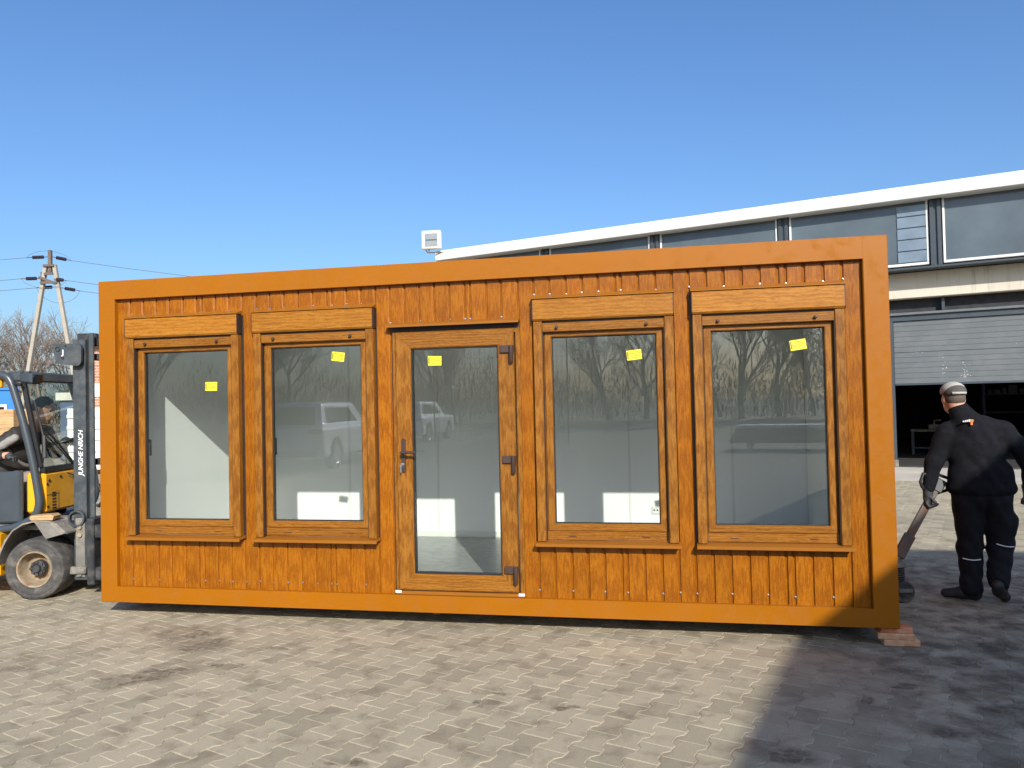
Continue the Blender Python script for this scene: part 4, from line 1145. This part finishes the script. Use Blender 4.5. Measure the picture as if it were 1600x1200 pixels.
def glove(cx, cy, cz, curl, s):
    pr = [('e', (cx, cy, cz), (.036, .030, .048)), ('c', (cx + .004 * s, cy, cz + .08), (cx, cy, cz + .03), .040, .036)]
    for i, (dx, ln) in enumerate(((-.030, .040), (-.011, .046), (.010, .044), (.029, .034))):
        a = (cx + dx * .5, cy + dx * .9, cz - .035); b = (cx + dx * .55 + s * curl * .5, cy + dx * .95, cz - .035 - ln * .7); c = (b[0] + s * curl, b[1], b[2] + .012)
        pr += [('c', a, b, .0125, .0115), ('c', b, c, .0115, .0100)]
    pr += [('c', (cx + s * .02, cy - .028, cz + .01), (cx + s * .045, cy - .030, cz - .025), .0135, .012), ('c', (cx + s * .045, cy - .030, cz - .025), (cx + s * .050, cy - .02, cz - .05), .012, .010)]
    return pr
cloth('glove', glove(-.332, -.035, .815, .038, 1), 'glove', man, .0048, .008)
cloth('glove', glove(.385, .06, .835, .014, -1), 'glove', man, .0048, .008)
# cap: light crown, dark band, strap, peak to the front
cloth('cap', [('e', hd(0, -.002, .045), (.090, .110, .080), RH), ('c', hd(-.045, .10, .035), hd(.045, .10, .035), .012, .012), ('c', hd(-.035, .135, .028), hd(.035, .135, .028), .009, .009)], 'cap_dark', man, .006, .03, cut=lambda P: (HZ + .022) - P[..., 2] - .12 * ((P[..., 0] - HX) * sin(yaw) * -1 + (P[..., 1] - HY) * cos(yaw)) * 0)
cloth('cap_crown', [('e', hd(0, .004, .048), (.0915, .112, .081), RH)], 'cap_light', man, .006, .02, cut=lambda P: np.maximum((HZ + .058) + .45 * (P[..., 0] - HX - .02) - P[..., 2], (HZ + .03) - P[..., 2]))
mb = MB(); mb.tube([hd(.094 * sin(t) , -.114 * cos(t), .036) for t in [(-.55 + 1.1 * i / 12) for i in range(13)]], .0105, 8); obj('cap_strap', mb, M['cap_light'], man)
cloth('hair', [('e', hd(0, -.006, .0), (.080, .098, .085), RH)], 'hair_grey', man, .006, .02, cut=lambda P: np.maximum((P[..., 0] - HX) * -sin(yaw) + (P[..., 1] - HY) * cos(yaw) - .02, (HZ - .062) - P[..., 2]))
for (x0, x1, y, z, d) in ((-.105, .02, -.062, .352, -.004), (.135, .255, -.040, .472, -.018)):
    mb = MB(); mb.tube([(x0 + (x1 - x0) * i / 8, y - .018 * sin(pi * i / 8), z + d * i / 8 - .006 * sin(pi * i / 8)) for i in range(9)], .0042, 6); obj('reflective_piping', mb, M['reflex'], man)
mb = MB()
for i, (x, w_, h_) in enumerate(((-.085, .012, .012), (-.070, .010, .016), (-.058, .010, .016), (-.046, .012, .020))): mb.box(x, x + w_, -.1385 - .003 * i, -.128, 1.437 - h_ / 2 + .002 * i, 1.437 + h_ / 2 + .002 * i, c=.002)
obj('back_print', mb, M['reflex'], man)
mb = MB(); mb.box(-.032, -.012, -.1490, -.131, 1.432, 1.452, c=.002); mb.box(-.034, -.018, -.1480, -.131, 1.408, 1.431, c=.002); obj('back_patch', mb, M['orange'], man)

# ------------------------------------------------------------------ pallet truck
jk = thing('pallet_truck', (3.08, 6.20, 0), 'worn hand pallet truck pushed under the right end of the cabin', 'pallet truck')
def J(name, mb, m): return obj(name, mb, M[m], jk, world=True)
for y in (6.14, 6.21):
    mb = MB(); mb.lathe((3.085, y, .086), (0, 1, 0), [(.001, .0), (.03, 0), (.034, .006), (.058, .010), (.062, .002), (.080, .002), (.086, .010), (.086, .044), (.080, .052), (.03, .05)], 28); J('steer_wheel', mb, 'tyre')
mb = MB(); mb.tube([(3.06, 6.20, .12), (3.06, 6.20, .36)], .034, 12); mb.tube([(3.06, 6.20, .20), (3.06, 6.20, .30)], .045, 12); J('pump', mb, 'dirty')
mb = MB(); pts = [(3.06 + .05 * cos(t), 6.20 + .05 * sin(t), .17 + .018 * t / 2 / pi) for t in [2 * pi * i / 10 for i in range(60)]]; mb.tube(pts, .006, 5); J('spring', mb, 'black')
mb = MB(); mb.box(3.03, 3.14, 6.12, 6.28, .085, .115, c=.005); mb.box(2.93, 3.06, 6.05, 6.35, .30, .34, c=.006); J('head_frame', mb, 'dirty')
h0, h1 = Vector((3.06, 6.18, .36)), Vector((3.44, 6.25, .93))
mb = MB(); mb.bar(h0, h0.lerp(h1, .30), .085, .040, up=(-.1, -1, .3), c=.006); mb.bar(h0.lerp(h1, .26), h0.lerp(h1, .98), .062, .028, up=(-.1, -1, .3), c=.006); J('handle_shaft', mb, 'rusty')
lp_ = [h0.lerp(h1, .86) + Vector(q) for q in ((0, 0, 0), (-.10, -.03, .06), (-.115, -.035, .10), (-.09, -.03, .165), (.06, 0, .15), (.20, .06, .10), (.215, .06, .065), (.19, .06, .03), (.03, .01, .0))]
mb = MB(); mb.tube(lp_, .013, 8, closed=True); J('grip_loop', mb, 'black')
mb = MB(); mb.bar(h0.lerp(h1, .90), h0.lerp(h1, 1.06), .10, .04, up=(-.1, -1, .3), c=.008); J('handle_head', mb, 'black')
for off in (-.26, .26):
    a = Vector((2.98, 6.22, .088)) + CN * off; b = a - CD * 1.15
    mb = MB(); mb.bar(a, b, .15, .05, c=.006); J('fork', mb, 'dirty')
    mb = MB(); q = b + CD * .1; mb.lathe((q.x, q.y - .05, .04), (0, 1, 0), [(.001, 0), (.04, 0), (.04, .1), (.001, .1)], 16); J('load_roller', mb, 'tyre')

# ------------------------------------------------------------------ forklift driver (world metres, faces +x)
dr = thing('person', (-4.9, 7.45, 1.0), 'dark haired man in black jacket and grey vest driving the forklift', 'person')
o3 = np.array((-4.9, 7.45, 1.0))
def dw(L_):
    out = []
    for p in L_:
        if p[0] == 'c': out.append(('c', tuple(np.array(p[1]) - o3), tuple(np.array(p[2]) - o3), p[3], p[4]))
        else: out.append(('e', tuple(np.array(p[1]) - o3)) + tuple(p[2:]))
    return out
ty = radians(24)
RT = [[cos(ty), 0, sin(ty)], [0, 1, 0], [-sin(ty), 0, cos(ty)]]
hx, hy, hz = -4.545, 7.44, 1.70
def hq(x, y, z): return (hx + x * cos(ty) + z * sin(ty), hy + y, hz - x * sin(ty) + z * cos(ty))
dhead = [('e', hq(0, 0, .01), (.098, .075, .108), RT), ('e', hq(.035, 0, -.07), (.066, .056, .068), RT), ('e', hq(.104, 0, -.02), (.022, .013, .024), RT), ('e', hq(.078, 0, .035), (.03, .05, .018), RT), ('e', hq(.085, 0, -.105), (.026, .03, .022), RT),
         ('e', hq(.092, 0, -.067), (.016, .026, .010), RT), ('e', hq(-.005, -.076, -.01), (.022, .011, .032), RT), ('e', hq(-.005, .076, -.01), (.022, .011, .032), RT), ('c', hq(-.02, 0, -.07), (-4.66, 7.45, 1.50), .058, .066)]
dtor = [('e', (-4.78, 7.45, 1.33), (.15, .21, .20)), ('c', (-4.68, 7.25, 1.46), (-4.68, 7.65, 1.46), .075, .075), ('e', (-4.88, 7.45, 1.14), (.16, .20, .16)), ('c', (-4.68, 7.45, 1.53), (-4.72, 7.45, 1.45), .075, .10)]
daR = [('c', (-4.69, 7.235, 1.44), (-4.90, 7.14, 1.33), .075, .060), ('c', (-4.90, 7.14, 1.33), (-4.725, 7.10, 1.275), .058, .046)]
daL = [('c', (-4.66, 7.665, 1.455), (-4.60, 7.74, 1.27), .080, .066), ('c', (-4.60, 7.74, 1.27), (-4.46, 7.64, 1.355), .062, .050)]
dlR = [('c', (-4.92, 7.35, 1.03), (-4.56, 7.31, 1.03), .10, .080), ('c', (-4.56, 7.31, 1.03), (-4.58, 7.31, .70), .078, .066)]
dlL = [('c', (-4.92, 7.55, 1.03), (-4.56, 7.60, 1.03), .10, .080), ('c', (-4.56, 7.60, 1.03), (-4.56, 7.60, .70), .078, .066)]
dbody = dw(thin(dtor, .015) + thin(daR, .015) + thin(daL, .015) + thin(dlR, .015) + thin(dlL, .015) + dhead + [('c', (-4.725, 7.10, 1.275), (-4.665, 7.10, 1.275), .03, .034), ('c', (-4.46, 7.64, 1.355), (-4.42, 7.615, 1.375), .03, .032)])
obj('body', person_mesh(dbody, (-.30, -.42, -.40), (.62, .42, .90), .0095, .018), M['skin'], dr, smooth=60)
cloth('jacket', dw(dtor + daR + daL), 'jacket', dr, .0095, .04, .006, 30, cut=lambda P: np.maximum(P[..., 2] - .575, .06 - P[..., 2]))
cloth('vest', dw([('e', (-4.775, 7.45, 1.31), (.178, .235, .20)), ('c', (-4.70, 7.27, 1.39), (-4.70, 7.62, 1.39), .095, .095)]), 'vest', dr, .0095, .04, .006, 30, cut=lambda P: np.maximum(P[..., 2] - .50, np.maximum(.10 - P[..., 2], P[..., 0] - .17 + .35 * (P[..., 2] - .3))))
cloth('trousers', dw([('e', (-4.92, 7.45, 1.03), (.15, .19, .11))] + dlR + dlL), 'work_beige', dr, .0095, .03, .005, 34)
cloth('sleeve_panel', dw([('c', (-4.655, 7.175, 1.43), (-4.81, 7.105, 1.315), .040, .034)]), 'vest', dr, .008, .02, .004, 30)
def hand(base, d, m):
    b = np.array(base); d = np.array(d, float); pr = [('e', tuple(b), (.045, .034, .034))]
    for i in range(4):
        y = (-.030, -.010, .010, .028)[i]; ln = (.042, .05, .047, .036)[i]
        a = b + np.array((.03, y, -.004)); c = a + np.array((ln * .7, 0, -.012)); e = c + np.array((.004, 0, -.03))
        pr += [('c', tuple(a), tuple(c), .0115, .011), ('c', tuple(c), tuple(e), .011, .0095)]
    pr += [('c', tuple(b + np.array((0, -.03, .0))), tuple(b + np.array((.03, -.042, -.022))), .0125, .011)]
    cloth('glove', dw(pr), m, dr, .0048, .007)
hand((-4.660, 7.10, 1.272), (1, 0, 0), 'glove'); hand((-4.43, 7.62, 1.385), (1, 0, 0), 'glove')
def hair_cut(P):
    dx, dz = P[..., 0] + o3[0] - hx, P[..., 2] + o3[2] - hz
    f_, u_ = dx * cos(ty) - dz * sin(ty), dx * sin(ty) + dz * cos(ty)
    return np.maximum(f_ - .80 * u_ - .008 + .008 * np.sin(P[..., 1] * 160), -.075 - u_)
cloth('hair', dw([('e', hq(-.008, 0, .020), (.103, .081, .104), RT)]), 'hair_black', dr, .006, .02, .003, 90, cut=hair_cut)
for y in (-.03, .03):
    mb = MB(); mb.ball(tuple(np.array(hq(.091, y, .012)) - o3), (.008, .012, .007), 8, 6); obj('eye', mb, M['black'], dr)
mb = MB()
for y in (-.032, .032): mb.tube([tuple(np.array(hq(.099, y - .018, .030)) - o3), tuple(np.array(hq(.105, y, .036)) - o3), tuple(np.array(hq(.098, y + .018, .031)) - o3)], .005, 5)
ob_ = obj('eyebrows', mb, M['hair_black'], dr); ob_['kind'] = 'stuff'
for y in (7.31, 7.60):
    cloth('boot', dw([('c', (-4.59, y, .715), (-4.46, y, .70), .045, .036)]), 'shoe', dr, .008, .02)

# ------------------------------------------------------------------ bare trees
def tree_geo(seed, H, spread=.55, depth=5, lean=0.0):
    r = random.Random(seed); tr = MB(); cr = MB()
    def grow(p, d, L, rad, lev, mbx):
        n = 3 if lev < 2 else 2
        path = [p]; q = p.copy(); dd = d.copy()
        for i in range(n):
            dd = (dd + Vector((r.gauss(0, .12), r.gauss(0, .12), r.gauss(.05, .08)))).normalized()
            q = q + dd * (L / n); path.append(q.copy())
        rr_ = [rad * (1 - .45 * i / n) for i in range(n + 1)]
        mbx.tube(path, rr_, (7, 5, 4, 3, 3, 3)[lev], cap=False)
        if lev >= depth: return
        kids = (5, 4, 4, 4, 3)[min(lev, 4)] + (r.random() < .5)
        for k in range(kids):
            t = r.uniform(.35 if lev else .30, 1.0); i = min(int(t * n), n - 1); f = t * n - i
            st = path[i].lerp(path[i + 1], f)
            a = r.uniform(0, 2 * pi); s_ = r.uniform(.35, .95) * spread * 1.6
            side = dd.cross(Vector((cos(a), sin(a), .3))).normalized()
            nd = (dd + side * s_ + Vector((0, 0, .12))).normalized()
            grow(st, nd, L * r.uniform(.50, .72), max(rad * .52 * (1 - .3 * t), .011), lev + 1, cr)
        grow(q, (dd + Vector((r.gauss(0, .15), r.gauss(0, .15), .1))).normalized(), L * .62, rr_[-1] * .9, lev + 1, cr if lev else cr)
    grow(Vector((0, 0, -.2)), Vector((lean, 0, 1)).normalized(), H * .40, H * .020, 0, tr)
    return mesh('trunk', tr, M['bark']), mesh('crown', cr, M['twig'], smooth=0)
TG = [tree_geo(11, 10.5, .72, 4), tree_geo(23, 11, .62, 4), tree_geo(37, 9, .80, 4), tree_geo(51, 12, .42, 5)]
def tree(loc, v, rz, s, label, group):
    t = thing('bare_tree', loc, label, 'tree', rz, group); t.scale = (s, s, s)
    obj('trunk', TG[v][0], None, t); obj('crown', TG[v][1], None, t)
    return t
tl = 'trees beyond the yard'
tree((-37.4, 56, 0), 0, 0.4, 1.02, 'bare tree cut by the left edge of the picture', tl)
tree((-35.9, 57, 0), 2, 1.9, 1.12, 'bare tree just left of the concrete power pole', tl)
tree((-33.0, 55, 0), 1, 4.0, .98, 'tallest bare tree, between the legs of the power pole', tl)
tree((-38.9, 52, 0), 1, 2.2, 1.05, 'bare tree reaching in from outside the left edge', tl)
tree((-34.6, 62, 0), 0, 5.2, 1.1, 'bare tree standing behind the left leg of the power pole', tl)
tree((-31.6, 58, 0), 0, 3.1, .90, 'small bare tree right of the power pole above the forklift mast', tl)
def shrubs(name, pts, h0, h1, label, n=90, seed=1, w=1.6, tw=1.0):
    r = random.Random(seed); mb = MB()
    for (x0, y0), (x1, y1) in zip(pts[:-1], pts[1:]):
        Ld = sqrt((x1 - x0) ** 2 + (y1 - y0) ** 2)
        for i in range(int(Ld * n)):
            t = r.random(); x = x0 + (x1 - x0) * t + r.gauss(0, w * .5); y = y0 + (y1 - y0) * t + r.gauss(0, w * .5)
            hh = (h0 + (h1 - h0) * r.random()) * (.72 + .28 * sin(x * .7) * sin(x * .23 + 1))
            z = hh * r.random() ** .7; s_ = r.uniform(.10, .28) * tw
            a = r.uniform(0, 6.28); el = r.gauss(1.0, .4)
            d = Vector((cos(a) * cos(el), sin(a) * cos(el), sin(el))) * s_ * 2.2; b = Vector((-sin(a), cos(a), 0)) * s_ * r.uniform(.05, .16)
            p = Vector((x, y, z))
            mb.add([p - b, p + b, p + d], [(0, 1, 2)])
    return tag(obj(name, mb, M['shrub'], smooth=0), label, 'shrubs', kind='stuff')
shrubs('shrub_row', [(-60, 64), (-22, 60)], 2.5, 5.0, 'brown leafless shrubs along the far edge of the yard', 260, 3, 3.0, 1.3)

# ------------------------------------------------------------------ power pole
PX, PY = -25.3, 42.0
pp = thing('power_pole', (PX, PY, 0), 'pale concrete A frame power pole with brown insulators and wires', 'power pole')
def K(name, mb, m): return obj(name, mb, M[m], pp, world=True)
for xb, xt in ((-27.13, -25.44), (-23.34, -24.98)):
    mb = MB(); mb.bar(Vector((xb, PY, 0)), Vector((xt, PY, 9.75)), .20, .22, up=(0, 1, 0), c=.02); K('leg', mb, 'pole')
mb = MB(); mb.box(-25.30, -25.12, PY - .09, PY + .09, 9.2, 10.55, c=.02); K('top_post', mb, 'galv')
for z, w_ in ((9.68, .30), (9.22, .24), (8.74, .46)):
    mb = MB(); mb.box(-25.21 - w_, -25.21 + w_, PY - .20, PY - .13, z - .06, z + .06); K('crossbar', mb, 'galv')
mb = MB(); mb.bar((-25.68, PY - .3, 9.02), (-24.85, PY + .3, 8.66), .12, .14); K('platform_brace', mb, 'galv')
mb = MB(); mb.box(-25.70, -25.55, PY - .1, PY + .1, 9.05, 9.35, c=.02); K('switch_box', mb, 'galv')
ends = []
def insul(a, b):
    a, b = Vector(a), Vector(b); mb = MB(); n = 7
    mb.tube([a, b], .02, 6)
    d = (b - a)
    for i in range(n):
        c = a + d * (.25 + .45 * i / (n - 1)); mb.lathe(c, d, [(.03, -.03), (.10, -.01), (.10, .01), (.03, .03)], 10)
    K('insulator', mb, 'insul'); return b
LW = [insul((-25.30, PY, 10.18), (-26.5, PY, 10.16)), insul((-25.6, PY - .2, 8.97), (-26.7, PY - .2, 8.97)), insul((-25.0, PY + .2, 8.55), (-26.1, PY + .2, 8.52))]
RW = [insul((-25.1, PY, 10.18), (-24.05, PY, 9.95)), insul((-24.9, PY - .2, 8.92), (-24.2, PY - .2, 8.82)), insul((-24.75, PY + .2, 8.5), (-23.7, PY + .2, 8.3))]
for a, b, dz in ((LW[0], RW[0], .45), (LW[1], RW[1], -.45), (LW[2], RW[2], -.75)):
    mb = MB(); mb.tube([a.lerp(b, t) + Vector((0, 0, dz * sin(pi * t) ** .6)) for t in [i / 14 for i in range(15)]], .012, 4); K('jumper_wire', mb, 'wire')
names = ('highest', 'middle', 'lowest')
for i, (a, z1) in enumerate(zip(LW, (10.6, 9.2, 8.7))):
    mb = MB(); b = Vector((-62, PY + 2, z1)); mb.tube([a.lerp(b, t) - Vector((0, 0, 1.0 * 4 * t * (1 - t) * .5)) for t in [k / 16 for k in range(17)]], .016, 4)
    tag(obj('power_wire', mb, M['wire'], loc=tuple(a)), names[i] + ' overhead wire leaving the power pole to the left', 'wire', 'overhead wires')
for i, (a, z1) in enumerate(zip(RW, (9.6, 8.6, 8.0))):
    mb = MB(); b = Vector((28, PY + 16, z1)); mb.tube([a.lerp(b, t) - Vector((0, 0, 3.4 * 4 * t * (1 - t) * .5)) for t in [k / 20 for k in range(21)]], .016, 4)
    tag(obj('power_wire', mb, M['wire'], loc=tuple(a)), names[i] + ' overhead wire leaving the power pole to the right', 'wire', 'overhead wires')

# ------------------------------------------------------------------ yard behind the forklift
bc = thing('blue_cabin', (-17.55, 25.3, 0), 'bright blue site cabin with white framed window behind the forklift', 'cabin', radians(33))
def Bx(name, bx, m, par, c=.01): 
    mb = MB(); mb.box(*bx, c=c); return obj(name, mb, M[m], par)
Bx('body', (-4.5, 1.05, 0, 2.4, .1, 2.42), 'blue', bc, .02); Bx('roof', (-4.55, 1.1, -.05, 2.45, 2.42, 2.52), 'blue', bc)
wq = Bx('window', (.0, .75, -.04, .0, 1.05, 1.95), 'white', bc); mb = MB(); mb.box(.08, .36, -.05, -.041, 1.13, 1.87); obj('pane', mb, M['car_glass'], wq, smooth=0); mb = MB(); mb.box(.40, .67, -.05, -.041, 1.13, 1.87); obj('pane', mb, M['car_glass'], wq, smooth=0)
gt = thing('garage', (-13.2, 26.5, 0), 'low slate blue garage with pale roof edge seen through the forklift windscreen', 'garage')
Bx('wall', (-2.4, .9, 0, 3, 0, 2.05), 'navy', gt); Bx('roof', (-2.5, 1.0, -.12, 3.1, 2.05, 2.32), 'concrete', gt)
ct = thing('storage_container', (-10.9, 20.5, 0), 'white ribbed container seen through the forklift windscreen', 'container')
Bx('body', (-1.0, 1.6, .02, 2.4, .1, 1.75), 'white_metal', ct)
for k in range(5): Bx('rib', (-1.0, 1.6, -.02, .018, .28 + .3 * k, .38 + .3 * k), 'white_metal', ct, .012)
fn = thing('picket_fence', (-12.0, 23.6, 0), 'grey upright bar fence seen beside the driver through the windscreen', 'fence')
for k in range(16): Bx('picket', (-.6 + .16 * k, -.52 + .16 * k, 0, .03, .1, 2.15), 'rolldoor', fn, .004)
for z in (.5, 1.9): Bx('rail', (-.7, 2.0, .031, .07, z, z + .06), 'rolldoor', fn, .004)
bh = thing('brick_house', (-7.6, 20.8, 0), 'red brick building with white band glimpsed between forklift mast and cabin', 'building')
Bx('wall', (-3.72, 4.0, 0, 5, 0, 3.42), 'brickwork', bh, .01); Bx('white_band', (-3.75, 4.03, -.03, -.002, 2.05, 2.42), 'white', bh)
mb = MB(); mb.prism([(-3.78, 3.422), (4.3, 3.422), (4.3, 3.50), (.1, 4.2), (-3.78, 3.50)], lambda x, z, q: (x, (-.25, 5.25)[q], z)); obj('roof', mb, M['brickwork'], bh, smooth=0)
# stacked timber left of the driver
for lay in range(5):
    for k in range(3):
        mb = MB(); mb.box(-3.0, 3.0, -.07, .07, 0, .258, c=.006)
        o = obj('timber_beam', mb, M['lumber']); o.location = (-9.72 + rng.uniform(-.25, .05), 10.6 + k * .16, .42 + lay * .26)
        tag(o, ('front', 'middle', 'rear')[k] + ' pale timber beam in the ' + ('lowest', 'second', 'third', 'fourth', 'top')[lay] + ' layer of the stack left of the driver', 'timber', 'timber stack')
for x in (-11.2, -8.4):
    mb = MB(); mb.box(-.08, .08, -.1, .5, 0, .418, c=.005); o = obj('timber_bearer', mb, M['lumber']); o.location = (x, 10.55, 0.0)
    tag(o, 'timber bearer under the ' + ('left' if x < -10 else 'right') + ' part of the beam stack', 'timber', 'timber stack')

# ------------------------------------------------------------------ what the windows mirror: the yard behind the camera
def car(loc, rz, label):
    c = thing('parked_car', loc, label, 'car', rz, 'white cars mirrored in the glass'); c.scale = (1.08, 1.08, 1.12)
    def body(P):
        x, y, z = P[..., 0], P[..., 1], P[..., 2]
        Q = np.stack([np.abs(x) - 2.05, np.abs(y) - (.80 - .03 * (z - .5)), np.abs(z - .66) - .24], -1)
        d1 = np.linalg.norm(np.maximum(Q, 0), axis=-1) + np.minimum(Q.max(-1), 0) - .14
        hx_ = 1.42 - .75 * (z - 1.0); 
        Q = np.stack([np.abs(x + .38) - (1.50 - .62 * np.maximum(z - 1.0, 0) * (1 + .6 * (x > -.38))), np.abs(y) - (.72 - .30 * np.maximum(z - 1.0, 0)), np.abs(z - 1.22) - .30], -1)
        d2 = np.linalg.norm(np.maximum(Q, 0), axis=-1) + np.minimum(Q.max(-1), 0) - .09
        d = smin(d1, d2, .10)
        for wx in (-1.32, 1.32): d = np.maximum(d, -(np.sqrt((x - wx) ** 2 + (z - .36) ** 2) - .40))
        return d
    obj('body', nets(body, (-2.4, -1.05, .1), (2.4, 1.05, 1.85), .04), M['car_paint'], c, smooth=50)
    for wx in (-1.32, 1.32):
        for s in (-1, 1):
            mb = MB(); mb.lathe((wx, s * .93, .36), (0, -s, 0), [(.001, .03), (.20, .02), (.24, .0), (.35, .01), (.36, .05), (.36, .2), (.3, .22)], 24); w = obj('wheel', mb, M['black'], c)
            mb = MB(); mb.lathe((wx, s * .935, .36), (0, -s, 0), [(.001, .0), (.22, .012), (.235, .0)], 20); obj('rim', mb, M['steel'], w)
    mb = MB(); mb.add([(-1.985, -.62, 1.08), (-1.985, .62, 1.08), (-1.78, .54, 1.50), (-1.78, -.54, 1.50)], [(0, 1, 2, 3)]); mb.v += [(x + .05, y, z) for x, y, z in mb.v]; mb.f += [(4, 5, 6, 7), (0, 1, 5, 4), (1, 2, 6, 5), (2, 3, 7, 6), (3, 0, 4, 7)]; mb.m += [0] * 5
    obj('rear_window', mb, M['car_glass'], c, smooth=0)
    for s in (-1, 1):
        mb = MB(); q = [(-1.6, 1.10), (.55, 1.10), (.15, 1.46), (-1.45, 1.48)]
        mb.prism(q, lambda x, z, k: (x, s * ((.815 - .30 * (z - 1.0)) + (.0, -.05)[k]), z)); obj('side_window', mb, M['car_glass'], c, smooth=0)
        mb = MB(); mb.box(-2.22, -2.05, s * .72 - .16, s * .72 + .16, .86, .98, c=.02); obj('tail_lamp', mb, M['red_lens'], c)
    mb = MB(); mb.box(-2.235, -2.20, -.26, .26, .62, .74, c=.005); obj('number_plate', mb, M['white'], c)
    mb = MB(); mb.box(-2.26, -2.1, -.78, .78, .34, .46, c=.03); obj('rear_bumper_trim', mb, M['black'], c)
    return c
car((-11.6, -7.6, -.03), radians(-104), 'white car parked across the yard, mirrored large in the window left of the door')
car((-15.6, -20.2, -.03), radians(-100), 'white car further off, mirrored small at the left of the door glass')
for lay in range(5):
    mb = MB(); mb.box(-1.7, 1.7, -.55, .55, 0, .10, c=.008); o = obj('plank_layer', mb, M['lumber' if lay < 4 else 'tarp']); o.location = (.7 + .06 * lay, -15, .2 + lay * .115)
    tag(o, ('lowest', 'second', 'third', 'fourth', 'topmost, sheet covered')[lay] + ' layer of planks mirrored in the window by the right post', 'planks', 'plank pile behind the camera')
for x in (-.4, 1.9):
    mb = MB(); mb.box(-.06, .06, -.6, .6, 0, .229, c=.005); o = obj('timber_bearer', mb, M['lumber']); o.location = (x, -15, -.03)
    tag(o, 'bearer under the ' + ('left' if x < 0 else 'right') + ' end of the plank pile behind the camera', 'timber', 'plank pile behind the camera')
shrubs('hedge_row', [(-95, -22), (-60, -42), (-20, -48), (14, -46), (40, -40)], 3.0, 6.2, 'brown hedge along the far side of the yard, mirrored in the glass', 260, 8, 3.2, 1.6)
rb = random.Random(9)
bt = [(x, -50 - rb.uniform(0, 8)) for x in (-16, -12.5, -9.5, -7, -4.5, -2, .5, 3, 5.5, 8.5, 12)] + [(-26, -44), (-31, -50), (-44, -46), (-58, -44), (-50, -50)]
bt.sort()
ORD = ['first', 'second', 'third', 'fourth', 'fifth', 'sixth', 'seventh', 'eighth', 'ninth', 'tenth', 'eleventh', 'twelfth', 'thirteenth', 'fourteenth', 'fifteenth', 'last']
for i, (x, y) in enumerate(bt):
    tree((x, y, 0), rb.randrange(4), rb.uniform(0, 6), rb.uniform(.95, 1.3), ORD[i] + ' bare tree of the mirrored row, counted from the car end', 'trees mirrored in the windows')
wf = thing('mesh_fence', (-12.3, -15.7, 0), 'tall wire mesh fence mirrored in the upper door glass', 'fence', radians(-21))
mb = MB()
for k in range(27): mb.box(.2 * k - .006, .2 * k + .006, -.006, .006, 0, 4.0)
for k in range(21): mb.box(0, 5.2, -.008, .008, .2 * k, .2 * k + .010)
o = obj('mesh_wires', mb, M['wire'], wf); o['kind'] = 'stuff'
for k in range(3):
    mb = MB(); mb.tube([(2.6 * k, .06, 0), (2.6 * k, .06, 4.1)], .03, 8); obj('post', mb, M['galv'], wf)
